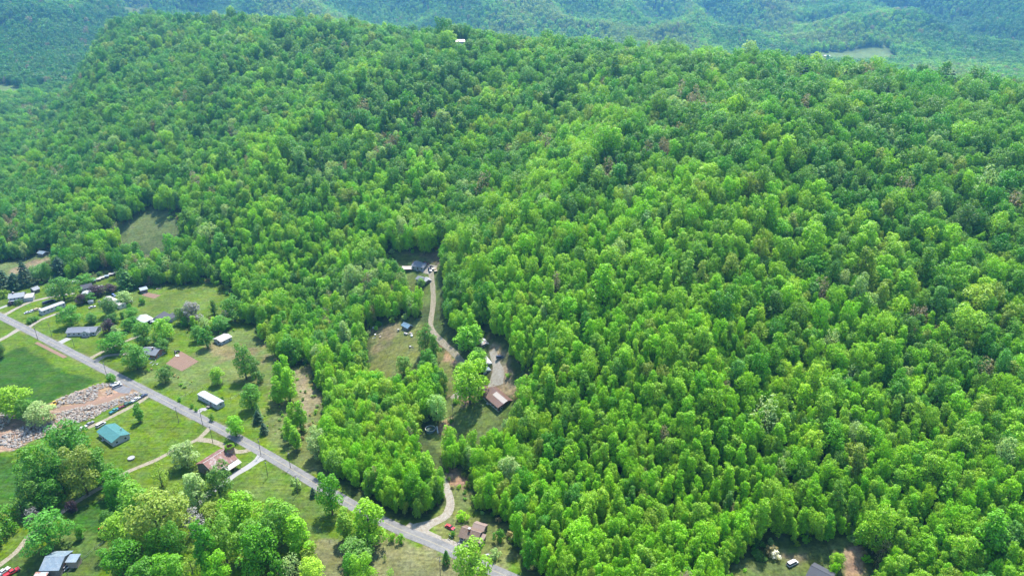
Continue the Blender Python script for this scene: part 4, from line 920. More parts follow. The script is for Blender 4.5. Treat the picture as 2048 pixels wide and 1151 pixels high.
# ------------------------------------------------------------------ trees
def leaf_quads(P, Nrm, size, g, flat=.42):
    """irregular leaf-clump quads at points P facing roughly along Nrm"""
    n = len(P)
    N_ = Nrm*.75+np.array([0, .10, .55])+g.normal(0, flat, (n, 3)); N_ /= np.linalg.norm(N_, axis=1)[:, None]
    A = np.cross(N_, g.normal(0, 1, (n, 3))); A /= np.linalg.norm(A, axis=1)[:, None]; B = np.cross(N_, A)
    s = (size*g.uniform(.65, 1.3, n))[:, None]; k = g.uniform(.55, .9, (n, 1))
    V = np.stack([P-A*s*.5, P-B*s*k*.5+N_*s*.12, P+A*s*.5, P+B*s*k*.5+N_*s*.12], 1).reshape(-1, 3)
    return V, np.arange(n*4).reshape(n, 4)
def np_mesh(name, parts):
    """parts: list of (verts, faces as quads, material)"""
    me = bpy.data.meshes.new(name); vs, fs, mi, o = [], [], [], 0
    for k, (v, f, m_) in enumerate(parts):
        vs.append(np.asarray(v, float).reshape(-1, 3)); fs.append(np.asarray(f).reshape(-1, 4)+o); mi.append(np.full(len(fs[-1]), k)); o += len(vs[-1]); me.materials.append(MATS[m_])
    v, f, mi = np.concatenate(vs), np.concatenate(fs), np.concatenate(mi)
    me.vertices.add(len(v)); me.vertices.foreach_set('co', v.ravel().astype(np.float32))
    me.loops.add(f.size); me.loops.foreach_set('vertex_index', f.ravel().astype(np.int32))
    me.polygons.add(len(f)); me.polygons.foreach_set('loop_start', np.arange(0, f.size, 4, dtype=np.int32)); me.polygons.foreach_set('material_index', mi.astype(np.int32))
    me.update(calc_edges=True); return me
def crown_pts(kind, g, n):
    """points and outward normals of a crown; tree frame: height 1, crown radius 1 at its widest (scaled later)"""
    if kind == 'conifer':
        z = g.uniform(.12, 1, n)**.9; lay = np.round(z*11)/11; z = lay+(z-lay)*.35; a = g.uniform(0, 6.283, n)
        r = (1-z)**.62*g.uniform(.4, 1.05, n)**.5*(1+.28*np.sin(5*a+lay*23)+.15*np.sin(3*a+lay*51))
        P = np.stack([r*np.cos(a), r*np.sin(a), z-.05*r], 1)
        return P, np.stack([np.cos(a)*.6, np.sin(a)*.6, np.full(n, .9)], 1)
    z0, nl, top, lean = dict(round=(.07, 38, .72, .35), dome=(.12, 46, .66, .3), poplar=(.01, 40, .58, .25), spread=(.18, 40, .62, .5), bush=(.0, 12, .45, .4), column=(.05, 18, .5, .2))[kind]
    C_ = []
    for i in range(nl):
        f = (i+.5)/nl; ph = i*2.39996+g.uniform(-.4, .4)
        zz = z0+.10+(1-z0-.14)*f
        t = (zz-z0)/(1-z0)
        if kind in ('poplar', 'column'): R = np.sin(min(1, t/.42)*1.5708)**.8 if t < .42 else (1-(t-.42)/.60)**.62
        elif kind == 'spread': R = np.sqrt(max(.02, 1-((t-.55)/.56)**2))
        else: R = np.sqrt(max(.02, 1-((t-.47)/.60)**2))
        rr = R*g.uniform(.40, .92)*(1 if i % 5 else .35)*(1+.22*math.sin(2*ph+g.uniform(0, 1)))
        lr = g.uniform(.20, .40)*(.55+.55*R)
        C_.append((rr*np.cos(ph), rr*np.sin(ph), zz, lr))
    C_ = np.array(C_)
    return C_
def build_crown(kind, g, Hm, Rm, n, leaf):
    if kind == 'conifer':
        P, Nn = crown_pts(kind, g, n); P = P*np.array([Rm, Rm, Hm]); return leaf_quads(P, Nn, leaf, g, .35)
    C_ = crown_pts(kind, g, n)
    w = C_[:, 3]**2; k = g.choice(len(C_), n*2, p=w/w.sum())
    D = g.normal(0, 1, (n*2, 3)); D[:, 2] += .35; D /= np.linalg.norm(D, axis=1)[:, None]
    lr = C_[k, 3]; asp = Rm/Hm
    J = g.uniform(.72, 1.12, n*2)
    P = np.stack([C_[k, 0]*Rm+D[:, 0]*lr*Rm*J, C_[k, 1]*Rm+D[:, 1]*lr*Rm*J, C_[k, 2]*Hm+D[:, 2]*lr*Rm*J*.95], 1)
    inner = np.zeros(n*2, bool)
    for c in C_:
        d = P-np.array([c[0]*Rm, c[1]*Rm, c[2]*Hm]); inner |= (np.linalg.norm(d, axis=1) < c[3]*Rm*.62)
    ok = np.nonzero(~inner)[0][:n]; P, D = P[ok], D[ok]
    P[:, 2] = np.maximum(P[:, 2], .15)
    return leaf_quads(P, D, leaf, g)
def build_trunk(kind, g, Hm, Rm):
    mb = MB(); r = .02*Hm if kind != 'bush' else .04*Hm
    h = Hm*(.93 if kind == 'conifer' else .72); wob = g.uniform(-.02, .02, 2)*Hm
    mb.tube([(0, 0, -.6), (wob[0]*.3, wob[1]*.3, h*.35), (wob[0], wob[1], h*.7), (wob[0]*.8, wob[1]*.8, h)], [r*1.35, r, r*.7, r*.2], 6, cap=False)
    if kind != 'conifer':
        for k in range(6):
            a = k*2.4+g.uniform(-.3, .3); z = h*(.42+.08*k); L_ = Rm*g.uniform(.5, .8)
            mb.tube([(wob[0]*z/h, wob[1]*z/h, z), (L_*.5*math.cos(a), L_*.5*math.sin(a), z+L_*.28), (L_*math.cos(a), L_*math.sin(a), z+L_*.62)], [r*.5, r*.33, r*.1], 4, cap=False)
    return np.array(mb.v), np.array([f if len(f) == 4 else (*f, f[-1]) for f in mb.f])
SHAPES = {}   # shape id -> (kind, H, R, crown verts, crown faces, trunk verts, trunk faces)
def shape(sid, kind, Hm, Rm, n, leaf, seed):
    g = np.random.default_rng(seed); SHAPES[sid] = (kind, Hm, Rm, *build_crown(kind, g, Hm, Rm, n, leaf), *build_trunk(kind, g, Hm, Rm))
for k in range(3): shape(f'round{k}', 'round', 18, 5.2, 3400, .66, 100+k)
for k in range(2): shape(f'dome{k}', 'dome', 18, 6.0, 3900, .68, 110+k)
for k in range(3): shape(f'poplar{k}', 'poplar', 20, 4.4, 3200, .64, 120+k)
for k in range(2): shape(f'spread{k}', 'spread', 17, 6.0, 3000, .66, 130+k)
shape('thin0', 'round', 17, 4.4, 750, .62, 140); shape('thin1', 'poplar', 18, 4.2, 800, .62, 141)
for k in range(2): shape(f'conifer{k}', 'conifer', 18, 4.0, 2000, .85, 150+k)
for k in range(3): shape(f'bush{k}', 'bush', 3, 1.9, 520, .42, 160+k)
for k in range(3): shape(f'far{k}', ['round', 'dome', 'poplar'][k], 18, [5.6, 6.2, 5.0][k], 420, 1.7, 170+k)
MESHC, MESHT = {}, {}
def crown_mesh(sid, sp):
    if (sid, sp) not in MESHC: s = SHAPES[sid]; MESHC[(sid, sp)] = np_mesh('crown', [(s[3], s[4], 'leaf_'+sp)])
    return MESHC[(sid, sp)]
def trunk_mesh(sid):
    if sid not in MESHT: s = SHAPES[sid]; MESHT[sid] = np_mesh('trunk', [(s[5], s[6], 'bark')])
    return MESHT[sid]
def tree(name, x, y, z, hgt, rad, sid, sp, label, cat='tree', group=None, rz=None):
    s = SHAPES[sid]
    p = thing(name, label, cat, (x, y, z), random.random()*6.28 if rz is None else rz, group)
    p.scale = (rad/s[2], rad/s[2], hgt/s[1])
    link('trunk', trunk_mesh(sid), p); link('crown', crown_mesh(sid, sp), p)
    return p
YT = []
def yard(u, v, vt, w, sid, sp, label, name=None, group=None):
    """a tree from its base pixel, the pixel row of its top and its crown width in pixels"""
    c = at(u, v); _, _, dep = project(*c); rad = max(.5, w/2*dep/F0)
    h = 2.0
    lo, hi = .3, 45.
    for _ in range(30):
        h = (lo+hi)/2
        if project(c.x, c.y, c.z+h)[1] > vt: lo = h
        else: hi = h
    h = max(h, .8); k = SHAPES[sid][0]
    cat = 'bush' if k == 'bush' else 'tree'
    tree(name or dict(bush='garden_bush', conifer='conifer_tree', poplar='poplar_tree').get(k, 'garden_tree'), c.x, c.y, c.z-.1, h, rad, sid, sp, label, cat, group)
    YT.append((c.x, c.y, rad))
G1, G2, G3, G4 = 'trees of the dark clump beside the rock yard', 'trees of the grove at the bottom', 'trees around the village houses', 'brushy trees beside the meadow'
YARD = [
 (129,599,557,48,'dome0','dark','broad dark green tree between the farmhouse and the small dark roofed house',G3),
 (56,571,522,30,'conifer0','pine','dark pine behind the pale roofed shed by the farmhouse',G3),(125,556,513,36,'conifer1','pine','dark blue green pine at the wood edge left of the huts',G3),
 (12,581,538,34,'conifer0','pine','dark pine at the left edge behind the farmhouse',G3),(34,578,545,30,'conifer1','pine','dark pine between the two pines behind the farmhouse',G3),(84,561,530,32,'round0','cool','grey green tree between two dark pines',G3),
 (144,651,612,39,'round1','deep','round green tree above the slate blue ranch house',G3),(185,646,626,24,'round2','dark','small dark tree right of the tree above the ranch house',G3),
 (219,665,640,25,'round0','purple','deep purple leaved tree beside the ranch house',G3),(229,646,626,22,'round2','dark','dark green tree just behind the purple tree',G3),(234,675,650,21,'poplar0','pale','pale young tree in front of the purple tree',G3),
 (231,704,668,50,'dome1','deep','wide green tree beside the gravel drive of the brick house',G3),(275,737,688,50,'round1','deep','large tree at the front corner of the brick house',G3),(292,691,644,40,'round2','deep','tall tree behind the brick house, left of two',G3),
 (331,679,638,44,'dome0','bright','bright green tree behind the brick house, right of two',G3),(328,703,678,26,'round0','dark','dark bushy tree at the right corner of the brick house',G3),(266,641,618,31,'spread0','deep','spreading tree over the left end of the white carport',G3),
 (261,659,636,29,'round1','deep','round green tree below the white carport',G3),(257,579,540,34,'conifer1','cool','blue grey conifer at the right end of the hut row',G3),(251,607,582,29,'round2','pale','pale green tree over the white van',G3),
 (196,591,570,30,'round0','purple','dusky red leaved tree right of the white flat carport',G3),(222,584,568,24,'round1','purple','second dusky red leaved tree nearer the wood edge',G3),(165,607,588,25,'round2','purple','dark reddish bush tree below the white flat carport',G3),(181,603,586,23,'round0','dark','dark tree between the two reddish trees',G3),
 (222,631,596,36,'dome1','dark','dark green tree in front of the half hidden trailer home',G3),(285,608,596,16,'bush0','deep','round green bush alone on the meadow near the tan plot',None),(260,616,607,11,'bush1','deep','small round bush at the end of the half hidden trailer home',None),
 (174,568,549,29,'round1','deep','green tree behind the small dark roofed house',G3),(8,595,581,21,'bush2','olive','olive bush at the left edge below the farmhouse',None),(60,646,636,15,'bush0','deep','left bush of the hedge beside the gravel lane',None),(72,641,632,13,'bush1','deep','right bush of the hedge beside the gravel lane',None),(66,644,634,13,'bush2','dark','middle bush of the hedge beside the gravel lane',None),
 (3,715,687,24,'round0','dark','dark tree cut by the left edge in the green field',None),(22,610,603,10,'bush1','purple','reddish bush in front of the white farmhouse',None),(40,609,599,13,'bush2','dark','dark bush at the porch of the white farmhouse',None),(200,607,600,9,'bush0','lilac','lilac bloom bush beside the half hidden trailer home',None),
 (242,612,601,18,'bush2','deep','green bush below the half hidden trailer home',None),(246,636,622,12,'poplar1','deep','thin young tree on the lawn above the purple tree',None),
 (363,646,615,22,'round1','deep','green tree left of the lilac bloom tree',G4),(388,646,604,38,'round2','lilac','grey lilac blooming tree in the brush beside the meadow',G4),(429,628,598,17,'poplar0','deep','slim pointed tree in the brush right of the lilac tree',G4),(470,642,596,42,'dome0','deep','wide green tree at the right end of the meadow brush',G4),
 (457,640,620,30,'thin0','lilac','low grey lilac bloom in the brush above the lone shed',G4),(445,660,633,36,'round0','deep','green tree just above the lone meadow shed',G4),(389,655,630,15,'poplar2','yellow','slim yellowish tree in front of the lilac tree',G4),(415,696,656,28,'round1','dark','dark bushy tree left of the lone meadow shed',G4),
 (396,682,651,26,'round2','deep','mid green tree left of the dark bushy tree by the shed',G4),(372,652,634,20,'bush1','deep','low bush at the left foot of the meadow brush',G4),(410,655,632,22,'thin1','pale','thin pale tree in the meadow brush',G4),(430,655,634,26,'bush0','bright','bright low bush in the meadow brush',G4),
 (493,758,690,34,'round1','deep','tall tree with two lobes below the lone shed',None),(508,750,712,26,'round0','dark','darker tree leaning on the two lobed tree',None),(520,764,744,22,'bush2','dark','dark brush at the foot of the two lobed tree',None),
 (332,765,733,28,'round0','dark','dark green tree on the meadow between plot and road',None),(436,769,736,29,'round2','bright','neat round tree with bare trunk behind the white trailer home',None),(505,818,771,43,'dome1','deep','broad round tree on the lawn right of the white trailer home',None),
 (518,838,804,15,'conifer0','cool','slim spruce at the lower right of the broad round tree',None),(517,845,820,21,'conifer1','pine','low conifer in front of the slim spruce',None),(529,867,844,18,'conifer0','pine','dark conical conifer at the edge of the brushy bank',None),(473,872,831,34,'round2','bright','bright green tree above the road shadow',None),
 (424,841,829,12,'bush0','deep','round bush below the white trailer home',None),(384,816,808,8,'bush1','deep','small bush at the trailer home drive, upper one',None),(359,802,795,9,'bush2','deep','small bush at the roadside above the trailer home drive',None),(393,822,815,8,'bush0','deep','small bush at the trailer home drive, lower one',None),(445,801,793,9,'bush1','dark','dark bush behind the white trailer home',None),
 (575,778,706,30,'poplar0','bright','tall poplar at the back of the four poplar clump',None),(563,790,720,28,'poplar1','bright','left poplar of the four poplar clump',None),(581,803,732,35,'poplar2','bright','right poplar of the four poplar clump',None),(558,808,751,32,'poplar0','bright','front poplar of the four poplar clump',None),
 (588,862,803,26,'poplar1','bright','left back poplar of the lower poplar clump',None),(603,862,801,30,'poplar2','bright','right back poplar of the lower poplar clump',None),(581,885,833,26,'poplar0','bright','left front poplar of the lower poplar clump',None),(594,899,850,29,'poplar1','bright','right front poplar of the lower poplar clump',None),
 (640,915,857,42,'round0','pale','pale yellow green tree at the wood corner above the road',None),(670,910,859,24,'poplar0','bright','bright pointed tree right of the pale wood corner tree',None),(692,908,855,24,'poplar2','bright','second bright pointed tree right of the pale wood corner tree',None),
 (665,1028,951,46,'round1','mid','tall tree standing alone against the road',None),(694,1078,1015,42,'poplar1','bright','pointed tree below the tall roadside tree',None),(742,1086,1006,72,'round2','bright','big broad bright tree at the roadside',None),
 (718,1120,1078,68,'dome1','deep','wide low tree below the big broad roadside tree',None),(703,1150,1109,34,'round0','deep','small round tree at the bottom edge of the dry field, left of two',None),(730,1170,1110,46,'round1','bright','round tree at the bottom edge of the dry field, right of two',None),
 (628,1172,1116,52,'round2','yellow','yellow green tree at the bottom edge beside the dry field',G2),(615,1132,1092,38,'round0','olive','olive tree at the upper left of the dry field',G2),
 (487,1064,991,72,'dome0','bright','broad bright tree at the top of the bottom grove',G2),(568,1084,1000,68,'round1','mid','tall tree at the top right of the bottom grove',G2),(602,1114,1029,62,'poplar2','bright','right hand tall tree of the bottom grove',G2),(520,1154,1054,68,'round2','mid','big front tree of the bottom grove',G2),
 (455,1124,1035,56,'round0','mid','tall front tree left in the bottom grove',G2),(420,1152,1040,52,'poplar1','deep','pointed tree at the lower left of the bottom grove',G2),(440,1164,1104,46,'round1','bright','low bright tree at the bottom of the grove',G2),(508,1114,1040,58,'poplar0','mid','inner pointed tree of the bottom grove',G2),
 (545,1120,1030,50,'round0','deep','inner mid green tree of the bottom grove',G2),(560,1165,1120,46,'bush1','deep','low green growth at the foot of the bottom grove',G2),(585,1160,1110,40,'thin0','pale','thin pale tree at the bottom right of the grove',G2),
 (445,1008,931,52,'round1','deep','tall dark stemmed tree beside the concrete drive',None),(398,1018,945,52,'poplar2','pale','soft pale tree left of the concrete drive',None),(357,1012,970,40,'thin0','olive','sparse olive tree below the red barn',None),(430,1042,1004,46,'dome1','olive','low olive tree in front of the concrete drive trees',None),(393,1064,1015,42,'thin1','lilac','grey lilac bush tree in the bottom grove',None),
 (475,1004,985,23,'bush0','olive','olive shrub at the lawn edge above the bottom grove',None),(499,999,984,21,'bush2','pale','pale flowering shrub at the lawn edge above the bottom grove',None),(596,977,960,22,'bush0','pale','round clipped pale bush beside the roadside pole',None),(586,967,957,11,'bush1','pale','smaller clipped bush next to the roadside pole bush',None),(627,992,974,14,'conifer0','pine','small dark spruce at the road edge of the lower lawn',None),
 (150,934,849,82,'dome0','dark','large dark tree left of the teal roofed house',G1),(175,988,897,62,'round1','olive','yellowish tree at the front of the dark clump',G1),(208,968,899,46,'round2','deep','right hand tree of the dark clump below the teal roofed house',G1),(92,992,889,72,'round0','deep','left tree of the dark clump beside the rock yard',G1),(130,985,920,56,'dome1','dark','inner dark tree of the clump beside the rock yard',G1),
 (70,1020,958,50,'round2','deep','lower left tree of the dark clump at the field edge',G1),(110,1015,960,46,'round1','dark','lower inner tree of the dark clump',G1),(46,1032,990,40,'thin0','deep','thin edge tree below the dark clump',G1),(20,1060,1020,44,'bush2','deep','brushy growth along the farm track at the left edge',G1),(-5,1090,1050,50,'bush1','deep','brushy growth at the left edge above the white truck',G1),(200,930,912,20,'bush0','dark','dark bush beside the teal roofed house clump',G1),
 (238,990,942,54,'dome1','deep','wide tree over the farm track',None),(238,1018,960,38,'round2','deep','tree in front of the wide farm track tree',None),(283,1044,967,68,'round1','mid','big rounded tree left of the olive tree',None),(327,1090,989,94,'dome0','olive','very large olive green tree in the lower left grove',None),
 (222,1062,1021,29,'round0','dark','dark tree behind the red car on the grass',None),(246,1098,1029,48,'round2','bright','bright tree right of the red car on the grass',None),(275,1095,1059,32,'round1','bright','small round tree below the big olive tree, left one',None),(320,1118,1056,46,'poplar2','mid','pointed tree in front of the big olive tree',None),(355,1114,1047,42,'round0','deep','mid green tree right of the pointed tree before the olive tree',None),
 (250,1150,1086,64,'dome1','deep','broad tree at the bottom edge left of the grove',None),(343,1168,1109,62,'round1','mid','broad tree at the bottom edge under the olive tree',None),(295,1165,1120,50,'round2','deep','tree at the bottom edge between two broad trees',None),(390,1165,1110,40,'thin1','olive','thin olive tree at the bottom edge of the grove',None),
 (105,1100,1029,74,'dome0','cool','large blue green tree behind the blue metal barn',None),(163,1077,1051,20,'round2','deep','small round tree right of the large blue green tree',None),(146,1027,1001,20,'round0','purple','dark reddish small tree beside the farm track',None),(119,1034,1022,13,'bush0','dark','small dark bush beside the farm track',None),(67,1042,1016,26,'thin0','lilac','grey leafless bush beside the farm track',None),
 (325,972,924,32,'thin1','olive','sparse thin tree below the red barn lawn',None),(375,932,885,48,'round2','pale','pale grey green tree at the left end of the red barn',None),(36,834,776,68,'dome1','yellow','large yellow green tree at the rock yard',None),(86,848,806,50,'round0','pale','pale round tree in front of the large yellow green tree',None),(60,842,798,38,'round1','deep','mid green tree between the yellow and the pale tree',None),
 (281,843,804,22,'poplar1','deep','slim tree alone on the lawn above the teal roofed house',None),(222,760,748,22,'bush1','deep','green bush at the field corner by the rock yard',None),(228,766,752,14,'bush0','deep','second green bush at the field corner by the rock yard',None),
 (940,808,724,70,'dome1','yellow','very large spreading yellow green tree left of the brown house',None),(955,747,705,46,'dome0','bright','bright tree behind the large spreading tree',None),(937,702,651,50,'round1','bright','broad bright tree between lane and old trailer',None),(958,735,695,34,'round2','deep','green tree left of the patched trailer roof',None),
 (875,846,788,38,'round0','pale','pale tree on the lawn slope above the pool',None),(845,822,775,30,'round2','yellow','yellowish tree at the edge of the lower wood near the pool',None),(808,750,712,30,'round1','deep','small wood tree standing in the rough field',None),
 (852,706,652,32,'round0','deep','upper tree of the strip between field and lane',None),(868,722,666,26,'poplar0','deep','pointed tree of the strip between field and lane',None),(856,752,698,34,'round2','deep','middle tree of the strip between field and lane',None),(872,768,715,28,'poplar1','deep','lower pointed tree of the strip between field and lane',None),(845,775,728,34,'round1','deep','lower left tree of the strip between field and lane',None),(868,796,745,36,'round0','deep','lowest tree of the strip between field and lane',None),
 (910,806,797,12,'bush1','bright','round bush on the bare patch left of the brown house',None),(902,846,837,13,'bush0','deep','round bush in the lawn beside the lawn pole',None),
 (945,1168,1084,68,'round1','bright','big bright tree at the bottom edge below the cottage',None),(893,1127,1099,18,'conifer1','dark','dark egg shaped shrub at the roadside below the cottage',None),(784,1081,1066,16,'bush0','bright','left small bush along the dry field road edge',None),(802,1084,1068,18,'bush2','bright','right small bush along the dry field road edge',None),
 (905,1072,1062,14,'bush1','deep','green bush at the left corner of the cottage',None),(925,1040,1025,26,'bush0','yellow','yellow green brush behind the cottage',None),(1000,1080,1060,24,'bush2','deep','green bush right of the cottage',None),(990,1115,1098,24,'bush1','pale','pale bush at the roadside right of the cottage',None),
 (1548,1114,1100,26,'bush2','white','white flowering shrub at the bottom wood edge',None),(1670,1135,1105,24,'round0','yellow','yellow green young tree beside the dark roofed corner house',None),(1665,1150,1125,22,'bush0','bright','bright bush at the right corner of the dark roofed corner house',None),
 (843,574,556,18,'round1','deep','small tree in front of the sheds of the upper clearing',None),(783,1165,1135,18,'thin0','bright','thin sapling in the dry field',None),(770,1120,1106,8,'thin1','olive','tiny sapling in the dry field',None),
]
for u, v, vt, w, sid, sp, lb, grp in YARD: yard(u, v, vt, w, sid, sp, lb, group=grp)
print('yard trees', len(YARD))
# ------------------------------------------------------------------ the woods
YA = np.array(YT); KO = np.array(KEEPOUT)
SPEC = ['bright', 'yellow', 'mid', 'cool', 'dark', 'pale', 'olive', 'brown', 'pine']
def blocked(x, y, r, margin=1.2):
    b = np.zeros(np.shape(x), bool); far_ = np.clip((np.hypot(x, y)-330)/150, .25, 1)
    wx, wy = x+(fbm(x/13, y/13, 141, 2)-.5)*30*far_, y+(fbm(x/13, y/13, 151, 2)-.5)*30*far_
    for k, pl in OPEN.items():
        b |= inside(pl, wx, wy) | (edge_dist(pl, wx, wy) < margin+r*.25)
    for P, w in LANES:
        x0, y0 = P.min(0)-w-8; x1, y1 = P.max(0)+w+8
        m_ = (x > x0) & (x < x1) & (y > y0) & (y < y1)
        if m_.any():
            d = np.min(np.hypot(x[m_][:, None]-P[None, :, 0], y[m_][:, None]-P[None, :, 1]), 1); b[m_] |= d < w+r[m_]*.3
    for a, c, w in KO:
        b |= np.hypot(x-a, y-c) < w
    return b
def in_view(x, y, z, mu=90, mv=150):
    u, v, d = project(x, y, z); return (d > 20) & (u > -mu) & (u < W0+mu) & (v > -mv) & (v < H0+mv)
def hidden(x, y, ztop, slack):
    """far below the line of sight over nearer ground and its trees"""
    f = np.concatenate([np.linspace(.18, .96, 46)]); el = (ztop-CAM_Z)/np.hypot(x, y); mx = np.full(len(x), -9.)
    for k in f:
        hh_ = H(x*k, y*k); dd = np.hypot(x, y)*(1-k)
        mx = np.maximum(mx, np.where(dd > 25, (hh_+11-CAM_Z)/(np.hypot(x, y)*k), -9))
    return el < mx-slack/np.hypot(x, y)
g = np.random.default_rng(5)
# dart throwing on the near hill
pts, grid = [], {}
cell = 7.0
nc = 300000
cs, cqq = g.uniform(168, 700, nc), g.uniform(-190, 1640, nc)
cx, cyy = xy(cs, cqq); ch = H(cx, cyy)
m_ = in_view(cx, cyy, ch+8); cx, cyy, ch, cs, cqq = cx[m_], cyy[m_], ch[m_], cs[m_], cqq[m_]
rad = np.clip((2.75+1.75*np.clip((cs-230)/300, 0, 1))*np.exp(g.normal(0, .25, len(cx))), 1.9, 7.2)
edge = blocked(cx, cyy, rad)
m_ = ~edge; cx, cyy, ch, cs, cqq, rad = cx[m_], cyy[m_], ch[m_], cs[m_], cqq[m_], rad[m_]
m_ = np.ones(len(cx), bool); hs_ = np.nonzero((cs > 570) | (cqq > 950))[0]; m_[hs_] = ~hidden(cx[hs_], cyy[hs_], ch[hs_]+22, 22); cx, cyy, ch, cs, cqq, rad = cx[m_], cyy[m_], ch[m_], cs[m_], cqq[m_], rad[m_]
for a, b, r in YT: grid.setdefault((int(a//cell), int(b//cell)), []).append((a, b, r))
keep, tier = [], []
def throw(idxs, k, shrink, tr):
    for i in idxs:
        a, b, r = cx[i], cyy[i], rad[i]*shrink; gi, gj = int(a//cell), int(b//cell); ok = True
        for di in (-1, 0, 1):
            for dj in (-1, 0, 1):
                for (p_, q_, r2) in grid.get((gi+di, gj+dj), ()):
                    if (p_-a)**2+(q_-b)**2 < (k*(r+r2))**2: ok = False; break
                if not ok: break
            if not ok: break
        if ok: grid.setdefault((gi, gj), []).append((a, b, r)); keep.append(i); tier.append(tr)
half = int(len(cx)*.62)
throw(range(half), .54, 1.0, 0); throw(range(half, len(cx)), .47, .58, 1)
tier = np.array(tier)
keep = np.array(keep); cx, cyy, ch, cs, cqq, rad = [q_[keep] for q_ in (cx, cyy, ch, cs, cqq, rad)]
n = len(cx)
rad = np.where(tier == 1, rad*.62, rad)
hgt = np.where(tier == 1, rad*g.uniform(2.6, 3.4, n)+4.5, rad*g.uniform(2.5, 3.5, n)+6.5)
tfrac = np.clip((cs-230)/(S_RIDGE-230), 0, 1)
u1, u2 = g.uniform(0, 1, n), g.uniform(0, 1, n)
patch = fbm(cx/55, cyy/55, 81, 2); patch2 = fbm(cx/80, cyy/80, 91, 2); brn = fbm(cx/45, cyy/45, 101, 2)
sn = fbm(cx/34, cyy/34, 161, 2)*.6+fbm(cx/120, cyy/120, 171, 2)*.4; sn = np.argsort(np.argsort(sn))/n
uu = np.where(g.uniform(0, 1, n) < .62, np.clip(sn+g.normal(0, .06, n), 0, .9999), u1)     # neighbours tend to be of a kind
def pick(i):
    T = max(tfrac[i], min(1, max(0, (cqq[i]-380)/420)))
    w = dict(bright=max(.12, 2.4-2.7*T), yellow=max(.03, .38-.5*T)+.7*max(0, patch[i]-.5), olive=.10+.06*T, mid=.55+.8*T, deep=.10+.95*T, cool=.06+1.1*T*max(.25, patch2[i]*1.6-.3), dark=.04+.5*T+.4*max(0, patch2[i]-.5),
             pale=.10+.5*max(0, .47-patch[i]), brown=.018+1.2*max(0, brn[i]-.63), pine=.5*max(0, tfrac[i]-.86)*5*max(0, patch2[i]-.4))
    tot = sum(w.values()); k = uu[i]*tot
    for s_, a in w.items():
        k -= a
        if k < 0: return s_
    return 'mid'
SH = ['round0', 'round1', 'round2', 'dome0', 'dome1', 'poplar0', 'poplar1', 'poplar2', 'spread0', 'spread1']
shp, spc = [], []
popf = fbm(cx/70, cyy/70, 111, 2)
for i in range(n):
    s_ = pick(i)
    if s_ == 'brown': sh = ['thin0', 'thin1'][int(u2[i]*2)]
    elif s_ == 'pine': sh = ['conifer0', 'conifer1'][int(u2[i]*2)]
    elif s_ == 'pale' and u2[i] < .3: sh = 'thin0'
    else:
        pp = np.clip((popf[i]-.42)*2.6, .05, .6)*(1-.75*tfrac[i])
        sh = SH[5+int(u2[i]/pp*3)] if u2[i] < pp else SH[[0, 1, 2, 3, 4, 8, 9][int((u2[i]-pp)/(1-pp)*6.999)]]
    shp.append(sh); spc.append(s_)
hgt = hgt*np.array([1.04 if s_.startswith('poplar') else .92 if s_[:4] in ('dome', 'spre') else 1 for s_ in shp])
rad = rad*np.array([.92 if s_.startswith('poplar') else 1.0 for s_ in shp])*1.10
# the trees that show largest become things of their own, the rest one mass
dist = np.sqrt(cx**2+cyy**2+(CAM_Z-ch)**2)
pu, pv, pd = project(cx, cyy, ch+hgt*.7)
score = rad/pd*((pu > 5) & (pu < W0-5) & (pv > 0) & (pv < H0-8))
LOOK = dict(bright='bright green', yellow='yellow green', mid='mid green', cool='cool green', dark='dark green', deep='deep green', pale='pale green', olive='olive', brown='brownish thinly leaved', pine='dark pine')
FORM = dict(round='round crowned', dome='broad crowned', poplar='pointed', spread='spreading', thin='sparse', conifer='conical')
n_ind = max(0, 296-len(YARD))
order = np.argsort(-score); single = set(order[:n_ind].tolist())
for i in order[:n_ind]:
    side = 'wood right of cottage' if pu[i] > 960 and pv[i] > 780 else 'wood right of brown house' if pu[i] > 960 else 'wood between road and lawn'
    row = ('bottom edge' if pv[i] > 1060 else 'low' if pv[i] > 980 else 'halfway' if pv[i] > 900 else 'higher') if pu[i] > 960 else ('by the road' if pv[i] > 960 else 'upper part')
    clm = 'left' if pu[i] < 800 else 'far left' if pu[i] < 1130 else 'left of centre' if pu[i] < 1330 else 'centre' if pu[i] < 1530 else 'right of centre' if pu[i] < 1750 else 'right edge'
    size = 'large' if rad[i] > 4.3 else 'small' if rad[i] < 3.0 else ''
    lab = ' '.join(f'{size} {LOOK[spc[i]]} {FORM[shp[i][:-1]]} tree, {side}, {row}, {clm}'.split())
    tree('forest_tree', cx[i], cyy[i], ch[i]-.2, hgt[i], rad[i], shp[i], spc[i], lab, 'tree', 'forest trees nearest the camera')
